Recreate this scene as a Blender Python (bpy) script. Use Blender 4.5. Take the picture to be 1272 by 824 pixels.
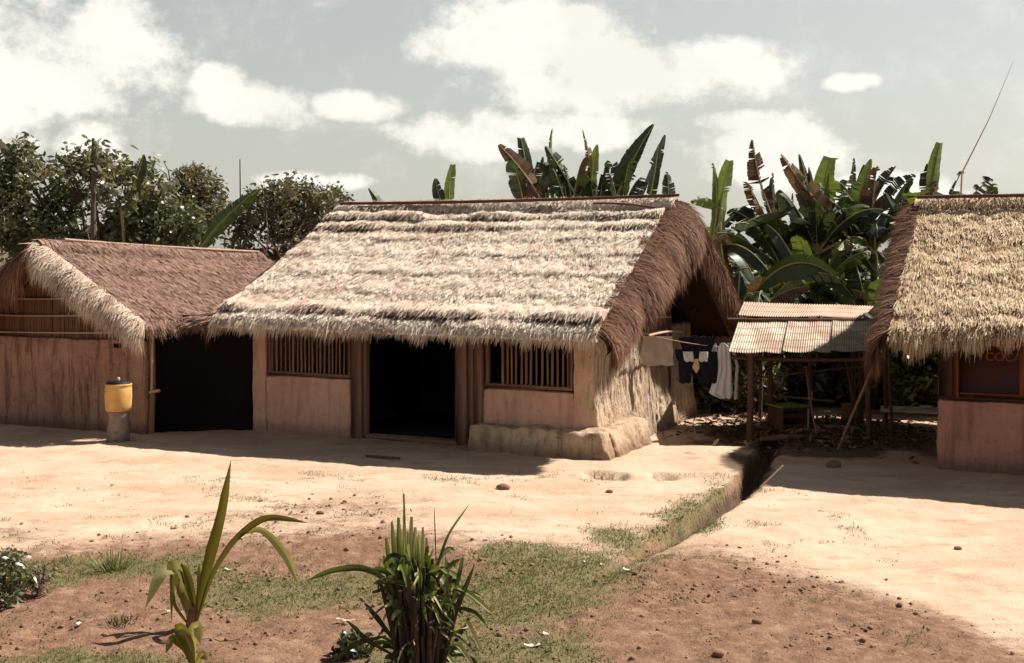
import bpy, math, random
import numpy as np
from mathutils import Vector
random.seed(7); rng = np.random.default_rng(7)
R = math.radians
for o in list(bpy.data.objects): bpy.data.objects.remove(o)
scene = bpy.context.scene
COL = scene.collection
# ------------------------------------------------------------ camera, sky, sun, exposure
CAM_Z = 3.2; FPX = 1600.0; HZ = 310.0
cd = bpy.data.cameras.new('camera'); cam = bpy.data.objects.new('camera', cd); COL.objects.link(cam)
cam.location = (0, 0, CAM_Z); cam.rotation_euler = (R(90), 0, 0)
cd.sensor_width = 36; cd.lens = FPX/1272*36; cd.shift_y = -(412-HZ)/1272
cd.clip_start = 0.1; cd.clip_end = 3000
scene.camera = cam
SUN = Vector((0.80, 0.29, 1.0)).normalized()
sd = bpy.data.lights.new('sun', 'SUN'); sun = bpy.data.objects.new('sun', sd); COL.objects.link(sun)
sd.energy = 5.0; sd.angle = R(0.5); sd.color = (1.0, 0.95, 0.86)
sun.rotation_euler = SUN.to_track_quat('Z', 'Y').to_euler()
scene.view_settings.view_transform = 'Standard'; scene.view_settings.look = 'None'
scene.view_settings.gamma = 1; scene.view_settings.exposure = 0.75
SKY_STRENGTH = 0.05; SKY_TINT = (1.42, 1.37, 1.23); CLOUD = (12.4, 12.1, 11.1)
world = bpy.data.worlds.new('World'); scene.world = world; world.use_nodes = True

class NT:
    """small helper to wire shader nodes"""
    def __init__(s, tree): s.t = tree; s.n = tree.nodes; s.l = tree.links; s.n.clear()
    def new(s, kind, **kw):
        n = s.n.new(kind)
        for k, v in kw.items(): setattr(n, k, v)
        return n
    def put(s, sock, v):
        if isinstance(v, bpy.types.NodeSocket): s.l.new(v, sock)
        elif v is not None: sock.default_value = v
    def math(s, op, a, b=None, c=None, clamp=False):
        n = s.new('ShaderNodeMath', operation=op, use_clamp=clamp)
        s.put(n.inputs[0], a); s.put(n.inputs[1], b)
        if c is not None: s.put(n.inputs[2], c)
        return n.outputs[0]
    def smooth(s, v, a, b, lo=0.0, hi=1.0):
        n = s.new('ShaderNodeMapRange', interpolation_type='SMOOTHSTEP')
        s.put(n.inputs[0], v); n.inputs[1].default_value = a; n.inputs[2].default_value = b
        n.inputs[3].default_value = lo; n.inputs[4].default_value = hi
        return n.outputs[0]
    def lin(s, v, a, b, lo=0.0, hi=1.0):
        n = s.new('ShaderNodeMapRange')
        s.put(n.inputs[0], v); n.inputs[1].default_value = a; n.inputs[2].default_value = b
        n.inputs[3].default_value = lo; n.inputs[4].default_value = hi
        return n.outputs[0]
    def noise(s, vec, scale, detail=4, rough=0.55, dist=0.0):
        n = s.new('ShaderNodeTexNoise'); s.put(n.inputs['Vector'], vec)
        n.inputs['Scale'].default_value = scale; n.inputs['Detail'].default_value = detail
        n.inputs['Roughness'].default_value = rough; n.inputs['Distortion'].default_value = dist
        return n.outputs[0]
    def mix(s, f, a, b, mode='MIX'):
        n = s.new('ShaderNodeMix', data_type='RGBA', blend_type=mode)
        s.put(n.inputs[0], f)
        for i, v in ((6, a), (7, b)):
            if isinstance(v, tuple): v = (*v[:3], 1)
            s.put(n.inputs[i], v)
        return n.outputs[2]
    def scale(s, vec, sc):
        n = s.new('ShaderNodeMapping'); s.put(n.inputs[0], vec); n.inputs['Scale'].default_value = sc
        return n.outputs[0]

def make_world():
    t = NT(world.node_tree)
    sky = t.new('ShaderNodeTexSky', sky_type='NISHITA'); sky.sun_disc = False
    sky.sun_elevation = math.asin(SUN.z); sky.sun_rotation = math.atan2(SUN.x, SUN.y)
    sky.air_density = 1.0; sky.dust_density = 1.5; sky.ozone_density = 1.0; sky.altitude = 200
    hs = t.new('ShaderNodeHueSaturation'); hs.inputs['Saturation'].default_value = 0.35
    t.l.new(sky.outputs[0], hs.inputs['Color'])
    base = t.mix(1.0, hs.outputs[0], SKY_TINT, 'MULTIPLY')
    tc = t.new('ShaderNodeTexCoord'); vec = tc.outputs['Generated']
    sp = t.new('ShaderNodeSeparateXYZ'); t.l.new(vec, sp.inputs[0])
    az = t.math('ARCTAN2', sp.outputs[0], sp.outputs[1]); el = t.math('ARCSINE', sp.outputs[2])
    # cumulus banks: centre azimuth, centre elevation, half width, half height (degrees)
    clouds = [(-19.6, 8.0, 4.9, 2.3), (-17.6, 9.3, 2.7, 1.5), (-22.6, 7.4, 3.2, 2.3), (-22.8, 5.2, 3.0, 1.5),
              (-22.4, 11.0, 1.7, 0.6), (-18.2, 4.5, 1.4, 0.9), (-11.4, 6.3, 2.6, 0.9), (-12.8, 7.0, 1.2, 0.9),
              (-6.9, 6.35, 2.2, 0.6),
              (0.6, 8.9, 4.2, 1.9), (2.8, 8.0, 4.2, 1.9), (-2.2, 8.9, 2.4, 0.9), (5.6, 7.6, 2.5, 1.2), (9.0, 7.8, 3.0, 1.25), (2.2, 9.9, 2.4, 0.8),
              (-1.9, 5.1, 3.2, 0.95), (2.2, 5.2, 3.6, 0.8), (11.2, 4.3, 3.4, 1.35), (9.9, 5.6, 1.9, 0.45), (14.7, 7.15, 1.2, 0.36),
              (16.5, 2.2, 3.0, 0.9), (-9.0, 3.0, 2.5, 0.4)]
    m = None
    for (a, e, w, h) in clouds:
        dx = t.math('MULTIPLY', t.math('SUBTRACT', az, R(a)), 1/R(w)); dy = t.math('MULTIPLY', t.math('SUBTRACT', el, R(e)), 1/R(h*1.12))
        d = t.math('SUBTRACT', 1.0, t.math('ADD', t.math('MULTIPLY', dx, dx), t.math('MULTIPLY', dy, dy)))
        d = t.math('MAXIMUM', d, -1.0)
        m = d if m is None else t.math('SMOOTH_MAX', m, d, 0.25)
    v2 = t.scale(vec, (1, 1, 1.25))
    n1 = t.noise(v2, 20, 11, 0.66, 0.0); n2 = t.noise(v2, 7, 4, 0.5)
    f = t.math('ADD', m, t.math('MULTIPLY', t.math('SUBTRACT', n1, 0.5), 4.6))
    f = t.math('ADD', f, t.math('MULTIPLY', t.math('SUBTRACT', n2, 0.5), 0.9))
    dens = t.smooth(f, -0.45, 0.75)
    wisps = t.math('MULTIPLY', t.smooth(n1, 0.47, 0.75), t.smooth(el, R(22), R(6), 0, 0.30))
    dens = t.math('MAXIMUM', dens, wisps)
    shade = t.math('MULTIPLY', t.smooth(t.noise(v2, 9, 6, 0.6), 0.45, 0.66), 0.30)
    cc = t.mix(shade, CLOUD, tuple(c*0.72 for c in CLOUD))
    low = t.smooth(el, R(9), R(0), 0, 0.28)
    base = t.mix(low, base, tuple(c*0.80 for c in CLOUD))
    col = t.mix(dens, base, cc)
    col = t.mix(t.smooth(el, R(14), R(50), 0, 0.72), col, (0.9, 1.2, 1.7))
    bg = t.new('ShaderNodeBackground'); t.l.new(col, bg.inputs[0]); bg.inputs[1].default_value = SKY_STRENGTH
    out = t.new('ShaderNodeOutputWorld'); t.l.new(bg.outputs[0], out.inputs[0])
make_world()

# ------------------------------------------------------------ helpers
def W(px, py, Y): return np.array([(px-636)/FPX*Y, Y, CAM_Z-(py-HZ)/FPX*Y])
def G(px, py, z=0.0): return W(px, py, FPX*(CAM_Z-z)/(py-HZ))

def _hash(i, j, k):
    h = (i*374761393 + j*668265263 + k*2147483647*3 + 1013904223) & 0xffffffff
    h = ((h ^ (h >> 13))*1274126177) & 0xffffffff
    h = (h ^ (h >> 16))
    return (h & 0xffffff)/float(0xffffff)
def vnoise(x, y, z=0.0):
    x, y, z = np.broadcast_arrays(np.asarray(x, float), np.asarray(y, float), np.asarray(z, float))
    xi, yi, zi = np.floor(x).astype(np.int64), np.floor(y).astype(np.int64), np.floor(z).astype(np.int64)
    fx, fy, fz = x-xi, y-yi, z-zi
    fx, fy, fz = [f*f*(3-2*f) for f in (fx, fy, fz)]
    r = 0
    for a in (0, 1):
        for b in (0, 1):
            for c in (0, 1):
                w = (fx if a else 1-fx)*(fy if b else 1-fy)*(fz if c else 1-fz)
                r = r + w*_hash(xi+a, yi+b, zi+c)
    return r*2-1
def fbm(x, y, z=0.0, o=4, g=0.5):
    s = 0; a = 1.0; t = 0
    for i in range(o):
        s = s + a*vnoise(np.asarray(x)*2**i+17.3*i, np.asarray(y)*2**i-9.1*i, np.asarray(z)*2**i+3.7*i); t += a; a *= g
    return s/t
def sstep(a, b, x):
    t = np.clip((np.asarray(x, float)-a)/(b-a), 0, 1); return t*t*(3-2*t)
def norm(v):
    v = np.asarray(v, float); return v/np.maximum(np.linalg.norm(v, axis=-1, keepdims=True), 1e-9)

class MB:
    """collects geometry and links it as ONE mesh object"""
    def __init__(s): s.v = []; s.f4 = []; s.f3 = []; s.c = []; s.m4 = []; s.m3 = []; s.n = 0
    def add(s, V, F, c=0.5, mat=0):
        V = np.asarray(V, float).reshape(-1, 3); F = np.asarray(F, np.int64)
        if len(V) == 0 or len(F) == 0: return s
        s.v.append(V); s.c.append(np.broadcast_to(np.asarray(c, float), (len(V),)).copy())
        if F.shape[1] == 4: s.f4.append(F+s.n); s.m4.append(np.full(len(F), mat))
        else: s.f3.append(F+s.n); s.m3.append(np.full(len(F), mat))
        s.n += len(V); return s
    def box(s, c, d, rz=0.0, col=0.5, mat=0, bevel=0.0, ax=None):
        c = np.asarray(c, float); d = np.asarray(d, float)/2
        if bevel <= 0:
            V = np.array([[x, y, z] for x in (-1, 1) for y in (-1, 1) for z in (-1, 1)], float)*d
            F = [[0, 1, 3, 2], [4, 6, 7, 5], [0, 4, 5, 1], [2, 3, 7, 6], [0, 2, 6, 4], [1, 5, 7, 3]]
            F3 = None
        else:
            b = min(bevel, d.min()*0.9); V = []; idx = {}
            for sx in (-1, 1):
                for sy in (-1, 1):
                    for sz in (-1, 1):
                        for k in range(3):
                            p = np.array([sx, sy, sz])*d
                            for j in range(3):
                                if j != k: p[j] -= (sx, sy, sz)[j]*b
                            idx[(sx, sy, sz, k)] = len(V); V.append(p)
            V = np.array(V); F = []; F3 = []
            for k in range(3):
                i, j = [(1, 2), (0, 2), (0, 1)][k]
                for sg in (-1, 1):
                    q = []
                    for (a, bb) in ((-1, -1), (1, -1), (1, 1), (-1, 1)):
                        t = [0, 0, 0]; t[k] = sg; t[i] = a; t[j] = bb; q.append(idx[(*t, k)])
                    F.append(q)
                for a in (-1, 1):
                    for bb in (-1, 1):
                        t0 = [0, 0, 0]; t1 = [0, 0, 0]; t0[k] = -1; t1[k] = 1
                        t0[i] = t1[i] = a; t0[j] = t1[j] = bb
                        F.append([idx[(*t0, i)], idx[(*t1, i)], idx[(*t1, j)], idx[(*t0, j)]])
            for sx in (-1, 1):
                for sy in (-1, 1):
                    for sz in (-1, 1): F3.append([idx[(sx, sy, sz, k)] for k in range(3)])
        if ax is not None:
            X = norm(ax); Z = np.array([0, 0, 1.0]); Y = norm(np.cross(Z, X)); Z = np.cross(X, Y)
            V = V[:, :1]*X+V[:, 1:2]*Y+V[:, 2:]*Z
        elif rz:
            ca, sa = math.cos(rz), math.sin(rz); V = np.stack([V[:, 0]*ca-V[:, 1]*sa, V[:, 0]*sa+V[:, 1]*ca, V[:, 2]], 1)
        n0 = s.n
        s.add(V+c, F, col, mat)
        if F3: s.f3.append(np.array(F3)+n0); s.m3.append(np.full(len(F3), mat))
        return s
    def tube(s, P, r, n=8, col=0.5, mat=0, cap=True, wob=0.0):
        P = np.asarray(P, float); k = len(P); r = np.broadcast_to(np.asarray(r, float), (k,))
        T = norm(np.gradient(P, axis=0)); ref = np.array([0, 0, 1.0]) if abs(T[0][2]) < 0.9 else np.array([1.0, 0, 0])
        A = norm(np.cross(T, ref)); B = np.cross(T, A); a = np.arange(n)*2*math.pi/n
        rr = r[:, None]*(1+wob*rng.normal(0, 1, (k, n)))
        V = P[:, None]+(A[:, None]*np.cos(a)[None, :, None]+B[:, None]*np.sin(a)[None, :, None])*rr[..., None]
        F = [[i*n+j, i*n+(j+1) % n, (i+1)*n+(j+1) % n, (i+1)*n+j] for i in range(k-1) for j in range(n)]
        V = V.reshape(-1, 3); n0 = s.n; s.add(V, F, col, mat)
        if cap:
            s.add(np.vstack([V[:n], P[:1]]), [[j, (j+1) % n, n] for j in range(n)], col, mat)
            s.add(np.vstack([V[-n:], P[-1:]]), [[(j+1) % n, j, n] for j in range(n)], col, mat)
        return s
    def grid(s, V, nu, nv, c=0.5, mat=0):
        i, j = np.meshgrid(np.arange(nu-1), np.arange(nv-1), indexing='ij'); q = i*nv+j
        F = np.stack([q, q+1, q+nv+1, q+nv], -1).reshape(-1, 4)
        return s.add(V, F, c, mat)
    def blades(s, P, D, side, L, Wd, droop=0.0, prof=(0.6, 1.0, 0.15), c=0.5, mat=0, lift=None):
        """many thin blades at once: base P, direction D, width direction side"""
        P = np.asarray(P, float); N = len(P)
        if N == 0: return s
        D = norm(np.broadcast_to(D, (N, 3))); S = norm(np.broadcast_to(side, (N, 3)))
        L = np.broadcast_to(L, (N,)); Wd = np.broadcast_to(Wd, (N,)); droop = np.broadcast_to(droop, (N,)); k = len(prof)
        rows = []
        for i in range(k):
            t = i/(k-1)
            p = P+D*(L*t)[:, None]; p[:, 2] -= droop*L*t*t
            w = (Wd*prof[i]*0.5)[:, None]; rows.append(p-S*w); rows.append(p+S*w)
        V = np.stack(rows, 1).reshape(-1, 3)
        f = np.array([[2*i, 2*i+1, 2*i+3, 2*i+2] for i in range(k-1)])
        F = (np.arange(N)[:, None, None]*(2*k)+f[None]).reshape(-1, 4)
        cc = np.repeat(np.broadcast_to(c, (N,)), 2*k)
        return s.add(V, F, cc, mat)
    def build(s, name, mats, parent=None, smooth=False, origin=None):
        V = np.concatenate(s.v); me = bpy.data.meshes.new(name)
        org = np.zeros(3) if origin is None else np.asarray(origin, float); V = V-org
        f4 = np.concatenate(s.f4) if s.f4 else np.zeros((0, 4), int); f3 = np.concatenate(s.f3) if s.f3 else np.zeros((0, 3), int)
        me.vertices.add(len(V)); me.vertices.foreach_set('co', V.ravel().astype(np.float32))
        nl = len(f4)*4+len(f3)*3; me.loops.add(nl)
        me.loops.foreach_set('vertex_index', np.concatenate([f4.ravel(), f3.ravel()]).astype(np.int32))
        npoly = len(f4)+len(f3); me.polygons.add(npoly)
        st = np.concatenate([np.arange(len(f4))*4, len(f4)*4+np.arange(len(f3))*3])
        me.polygons.foreach_set('loop_start', st.astype(np.int32))
        mi = np.concatenate(s.m4+s.m3) if (s.m4 or s.m3) else np.zeros(npoly)
        if not isinstance(mats, (list, tuple)): mats = [mats]
        for m in mats: me.materials.append(m)
        me.polygons.foreach_set('material_index', mi.astype(np.int32))
        if smooth: me.polygons.foreach_set('use_smooth', np.ones(npoly, bool))
        me.update(calc_edges=True)
        at = me.attributes.new('var', 'FLOAT', 'POINT'); at.data.foreach_set('value', np.concatenate(s.c).astype(np.float32))
        o = bpy.data.objects.new(name, me); COL.objects.link(o); o.location = org
        if parent: o.parent = parent
        return o

def tag(o, label=None, cat=None, group=None, kind=None):
    if label: o['label'] = label
    if cat: o['category'] = cat
    if group: o['group'] = group
    if kind: o['kind'] = kind
    return o
def thing(name, label, cat, loc=(0, 0, 0), rz=0.0, group=None):
    o = bpy.data.objects.new(name, None); COL.objects.link(o); o.location = tuple(loc); o.rotation_euler = (0, 0, rz)
    o.empty_display_size = 0.2
    return tag(o, label, cat, group)

# ------------------------------------------------------------ materials
def mat(name, build, rough=0.9):
    m = bpy.data.materials.new(name); m.use_nodes = True; t = NT(m.node_tree)
    b = t.new('ShaderNodeBsdfPrincipled'); b.inputs['Roughness'].default_value = rough
    b.inputs['Specular IOR Level'].default_value = 0.2
    out = t.new('ShaderNodeOutputMaterial'); t.l.new(b.outputs[0], out.inputs[0])
    build(t, b, out); return m
def attr(t, n='var'):
    a = t.new('ShaderNodeAttribute', attribute_name=n); return a.outputs['Fac']
def objco(t): return t.new('ShaderNodeTexCoord').outputs['Object']
def ramp(t, f, stops):
    n = t.new('ShaderNodeValToRGB'); t.put(n.inputs[0], f); e = n.color_ramp.elements
    e[0].position = stops[0][0]; e[0].color = (*stops[0][1], 1); e[1].position = stops[-1][0]; e[1].color = (*stops[-1][1], 1)
    for p, c in stops[1:-1]: k = e.new(p); k.color = (*c, 1)
    return n.outputs[0]
def bump(t, b, h, strength, dist=0.02):
    n = t.new('ShaderNodeBump'); n.inputs['Strength'].default_value = strength; n.inputs['Distance'].default_value = dist
    t.put(n.inputs['Height'], h); t.l.new(n.outputs[0], b.inputs['Normal'])

def thatch_mat(name, stops, blotch, bl_amt=0.6, bl_scale=1.6):
    def f(t, b, o):
        c = objco(t); v = attr(t)
        base = ramp(t, v, stops)
        n = t.noise(c, bl_scale, 6, 0.65); n2 = t.noise(c, 9, 4, 0.6)
        k = t.math('MULTIPLY', t.smooth(t.math('ADD', t.math('MULTIPLY', n, 0.65), t.math('MULTIPLY', n2, 0.35)), 0.48, 0.66), bl_amt)
        t.put(b.inputs['Base Color'], t.mix(k, base, blotch))
        bump(t, b, t.noise(t.scale(c, (60, 60, 12)), 1.0, 4, 0.7), 0.5, 0.02)
    return mat(name, f, 0.75)
M = {}
M['thatch'] = thatch_mat('straw_thatch', [(0, (0.15, 0.075, 0.05)), (0.25, (0.55, 0.41, 0.315)), (0.6, (0.78, 0.655, 0.53)), (1, (0.86, 0.785, 0.66))], (0.42, 0.27, 0.20), 0.6, 1.5)
M['thatch_gold'] = thatch_mat('golden_thatch', [(0, (0.18, 0.09, 0.05)), (0.25, (0.44, 0.29, 0.17)), (0.6, (0.62, 0.46, 0.30)), (1, (0.76, 0.62, 0.43))], (0.34, 0.19, 0.09), 0.4, 2.0)
M['thatch_old'] = thatch_mat('old_brown_thatch', [(0, (0.14, 0.075, 0.055)), (0.4, (0.28, 0.165, 0.125)), (0.8, (0.39, 0.245, 0.185)), (1, (0.50, 0.34, 0.25))], (0.19, 0.11, 0.085), 0.5, 1.2)
M['thatch_fringe'] = thatch_mat('russet_thatch', [(0, (0.09, 0.040, 0.025)), (0.4, (0.19, 0.09, 0.055)), (0.8, (0.27, 0.14, 0.085)), (1, (0.36, 0.21, 0.13))], (0.12, 0.05, 0.03), 0.5, 1.6)

def mud(name, c0, c1, stain, streak=0.5, speck=0.3, bmp=0.5):
    def f(t, b, o):
        c = objco(t)
        n = t.noise(c, 1.3, 6, 0.6); n2 = t.noise(c, 12, 5, 0.65); st = t.noise(t.scale(c, (7, 7, 0.8)), 1.0, 7, 0.7)
        col = t.mix(t.smooth(n, 0.32, 0.68), c0, c1)
        col = t.mix(t.math('MULTIPLY', t.smooth(st, 0.46, 0.66), streak), col, stain)
        col = t.mix(t.math('MULTIPLY', t.smooth(n2, 0.52, 0.75), speck), col, stain)
        sp = t.new('ShaderNodeSeparateXYZ'); t.l.new(c, sp.inputs[0])
        low = t.math('ADD', sp.outputs[2], t.math('MULTIPLY', t.math('SUBTRACT', n2, 0.5), 0.35))
        col = t.mix(t.smooth(low, 0.28, 0.02, 0, 0.65), col, tuple(x*0.7 for x in stain))
        t.put(b.inputs['Base Color'], col)
        h = t.math('ADD', t.math('MULTIPLY', n2, 0.6), t.noise(c, 45, 4, 0.7))
        bump(t, b, h, bmp, 0.03)
    return mat(name, f, 0.95)
M['mud'] = mud('mud_plaster', (0.74, 0.455, 0.345), (0.64, 0.38, 0.28), (0.40, 0.205, 0.15), 0.45, 0.5, 0.9)
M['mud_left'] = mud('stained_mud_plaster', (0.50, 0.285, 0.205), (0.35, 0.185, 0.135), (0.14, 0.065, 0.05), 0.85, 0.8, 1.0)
M['mud_side'] = mud('rough_daub', (0.66, 0.49, 0.345), (0.56, 0.40, 0.265), (0.25, 0.13, 0.08), 0.7, 0.75, 1.0)
M['mud_pink'] = mud('pink_mud_plaster', (0.56, 0.285, 0.22), (0.45, 0.22, 0.17), (0.18, 0.085, 0.065), 0.5, 0.6, 0.9)

def wood(name, c0, c1, scale=(30, 30, 2.5), rough=0.85):
    def f(t, b, o):
        c = objco(t); n = t.noise(t.scale(c, scale), 1.0, 5, 0.65, 0.3); v = attr(t)
        col = t.mix(t.smooth(n, 0.3, 0.7), c0, c1)
        col = t.mix(t.lin(v, 0, 1, 0.0, 0.55), col, tuple(x*0.45 for x in c0))
        t.put(b.inputs['Base Color'], col); bump(t, b, n, 0.4, 0.01)
    return mat(name, f, rough)
M['wood'] = wood('weathered_board', (0.27, 0.155, 0.105), (0.19, 0.105, 0.075))
M['wood_dark'] = wood('dark_pole', (0.15, 0.075, 0.05), (0.09, 0.045, 0.035))
M['bamboo'] = wood('split_bamboo', (0.30, 0.175, 0.125), (0.20, 0.11, 0.08))
M['pole'] = wood('pale_bamboo_pole', (0.52, 0.36, 0.26), (0.42, 0.26, 0.18))
M['orange_wood'] = wood('orange_painted_post', (0.33, 0.10, 0.04), (0.22, 0.06, 0.03))
M['reed'] = wood('brown_reed_wall', (0.24, 0.12, 0.075), (0.13, 0.06, 0.04), (25, 25, 1.2))
M['bark'] = wood('grey_bark', (0.16, 0.12, 0.09), (0.09, 0.065, 0.05), (14, 14, 3))

def plain(name, col, rough=0.8, var=0.25, sc=8, spec=0.2, trans=0.0):
    def f(t, b, o):
        c = objco(t); n = t.noise(c, sc, 5, 0.6); v = attr(t)
        k = t.math('MULTIPLY', t.smooth(n, 0.35, 0.7), var)
        cc = t.mix(k, col, tuple(x*0.5 for x in col)); t.put(b.inputs['Base Color'], cc)
        b.inputs['Specular IOR Level'].default_value = spec
        if trans:
            tr = t.new('ShaderNodeBsdfTranslucent'); t.put(tr.inputs[0], cc)
            mx = t.new('ShaderNodeMixShader'); mx.inputs[0].default_value = trans
            t.l.new(b.outputs[0], mx.inputs[1]); t.l.new(tr.outputs[0], mx.inputs[2]); t.l.new(mx.outputs[0], o.inputs[0])
    return mat(name, f, rough)
M['black_cloth'] = plain('black_cloth', (0.012, 0.012, 0.02), 0.9)
M['white_cloth'] = plain('white_cloth', (0.78, 0.76, 0.74), 0.9, 0.12, 6, 0.1, 0.25)
M['beige_cloth'] = plain('beige_cloth', (0.50, 0.42, 0.34), 0.9, 0.2, 5, 0.1, 0.2)
M['grey_cloth'] = plain('grey_white_cloth', (0.55, 0.53, 0.53), 0.9, 0.2, 5, 0.1, 0.2)
M['peach_cloth'] = plain('peach_cloth', (0.75, 0.50, 0.32), 0.9, 0.2, 5, 0.1, 0.2)
M['yellow'] = plain('yellow_plastic', (0.66, 0.38, 0.13), 0.6, 0.6, 4, 0.2)
M['black'] = plain('lid_and_hole_black', (0.02, 0.018, 0.022), 0.6)
M['concrete'] = plain('worn_concrete', (0.27, 0.20, 0.17), 0.95, 0.7, 10)
M['stone'] = plain('brown_stone', (0.23, 0.12, 0.08), 0.95, 0.6, 20)
M['clod'] = plain('earth_clod', (0.26, 0.145, 0.095), 0.95, 0.6, 20)
M['paper'] = plain('paper_scrap', (0.62, 0.54, 0.44), 0.8, 0.2)
M['green_paint'] = plain('faded_green_board', (0.22, 0.30, 0.08), 0.7, 0.4)
M['white_board'] = plain('whitewashed_board', (0.68, 0.62, 0.50), 0.7, 0.4)
M['orange_letter'] = plain('orange_lettering', (0.20, 0.055, 0.02), 0.6)
M['dark_under'] = plain('shade_dark_thatch_underside', (0.055, 0.026, 0.018), 0.95, 0.5, 12)  # shade under the roof is put into this dark colour
M['interior'] = plain('shade_black_interior', (0.016, 0.012, 0.012), 0.95)  # near-black colour stands in for the unlit rooms and passage

def screen_f(t, b, o):
    c = objco(t); n = t.noise(c, 2.2, 3, 0.5); n2 = t.noise(t.scale(c, (90, 90, 90)), 1.0, 2, 0.5)
    col = t.mix(t.smooth(n, 0.38, 0.62), (0.075, 0.020, 0.020), (0.045, 0.030, 0.045))
    t.put(b.inputs['Base Color'], t.mix(t.math('MULTIPLY', n2, 0.3), col, (0.12, 0.05, 0.04)))
M['screen'] = mat('dark_red_screen', screen_f, 0.8)
def tin_f(t, b, o):
    c = objco(t); n = t.noise(t.scale(c, (1.6, 0.5, 1)), 1.6, 5, 0.6); n2 = t.noise(c, 14, 5, 0.7); v = attr(t)
    col = t.mix(t.smooth(n, 0.38, 0.64), (0.47, 0.42, 0.33), (0.31, 0.215, 0.15))
    col = t.mix(t.math('MULTIPLY', t.smooth(n2, 0.5, 0.75), 0.45), col, (0.28, 0.14, 0.08))
    col = t.mix(t.math('MULTIPLY', v, 0.75), col, (0.40, 0.26, 0.19))
    sp = t.new('ShaderNodeSeparateXYZ'); t.l.new(c, sp.inputs[0]); fr = t.math('FRACT', t.math('MULTIPLY', t.math('ADD', sp.outputs[1], 5.0), 2.9))
    band = t.math('MULTIPLY', t.smooth(fr, 0.80, 0.90), t.smooth(fr, 1.0, 0.93)); col = t.mix(t.math('MULTIPLY', band, 0.8), col, (0.16, 0.10, 0.07))
    t.put(b.inputs['Base Color'], col); b.inputs['Metallic'].default_value = 0.15
M['tin'] = mat('rusty_corrugated_tin', tin_f, 0.6)

def leaf_mat(name, stops, trans=0.35, rough=0.5, spec=0.35):
    def f(t, b, o):
        v = attr(t); c = objco(t)
        col = ramp(t, v, stops)
        n = t.noise(c, 3.0, 4, 0.6); col = t.mix(t.smooth(n, 0.5, 0.72, 0, 0.35), col, tuple(x*0.55 for x in stops[0][1]))
        t.put(b.inputs['Base Color'], col); b.inputs['Specular IOR Level'].default_value = spec
        tr = t.new('ShaderNodeBsdfTranslucent'); t.put(tr.inputs[0], t.mix(1.0, col, (1.3, 1.25, 0.6), 'MULTIPLY'))
        mx = t.new('ShaderNodeMixShader'); mx.inputs[0].default_value = trans
        t.l.new(b.outputs[0], mx.inputs[1]); t.l.new(tr.outputs[0], mx.inputs[2]); t.l.new(mx.outputs[0], o.inputs[0])
    return mat(name, f, rough)
M['leaf'] = leaf_mat('tree_leaf', [(0, (0.05, 0.055, 0.032)), (0.5, (0.12, 0.13, 0.07)), (0.85, (0.22, 0.22, 0.12)), (1, (0.33, 0.26, 0.18))], 0.22, 0.38, 0.6)
M['leaf_dry'] = leaf_mat('thin_tree_leaf', [(0, (0.08, 0.074, 0.05)), (0.5, (0.17, 0.16, 0.105)), (0.85, (0.16, 0.13, 0.085)), (1, (0.28, 0.18, 0.13))], 0.22)
M['banana'] = leaf_mat('banana_leaf', [(0, (0.020, 0.030, 0.020)), (0.35, (0.035, 0.05, 0.025)), (0.7, (0.10, 0.14, 0.035)), (1, (0.20, 0.25, 0.06))], 0.30, 0.45, 0.5)
M['banana_dead'] = leaf_mat('dead_banana_leaf', [(0, (0.06, 0.035, 0.025)), (0.5, (0.16, 0.09, 0.06)), (1, (0.36, 0.24, 0.16))], 0.15, 0.8, 0.1)
M['banana_rib'] = plain('banana_midrib', (0.30, 0.27, 0.13), 0.6, 0.4, 6)
M['banana_stem'] = plain('banana_pseudostem', (0.12, 0.11, 0.055), 0.7, 0.8, 5)
M['grass'] = leaf_mat('ground_grass', [(0, (0.06, 0.07, 0.026)), (0.5, (0.125, 0.145, 0.055)), (1, (0.32, 0.29, 0.15))], 0.25, 0.7, 0.1)
M['clump'] = leaf_mat('cane_blade', [(0, (0.026, 0.027, 0.018)), (0.35, (0.085, 0.105, 0.035)), (0.75, (0.17, 0.23, 0.055)), (1, (0.46, 0.42, 0.26))], 0.25, 0.8, 0.12)
M['palm'] = leaf_mat('palm_seedling_leaf', [(0, (0.09, 0.075, 0.018)), (0.5, (0.17, 0.15, 0.04)), (1, (0.40, 0.38, 0.19))], 0.35, 0.75, 0.12)
M['cane_stalk'] = wood('dark_cane_stalk', (0.10, 0.055, 0.04), (0.035, 0.028, 0.022), (20, 20, 6))
M['husk'] = plain('brown_sheath', (0.20, 0.10, 0.05), 0.9, 0.6, 12)

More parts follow.
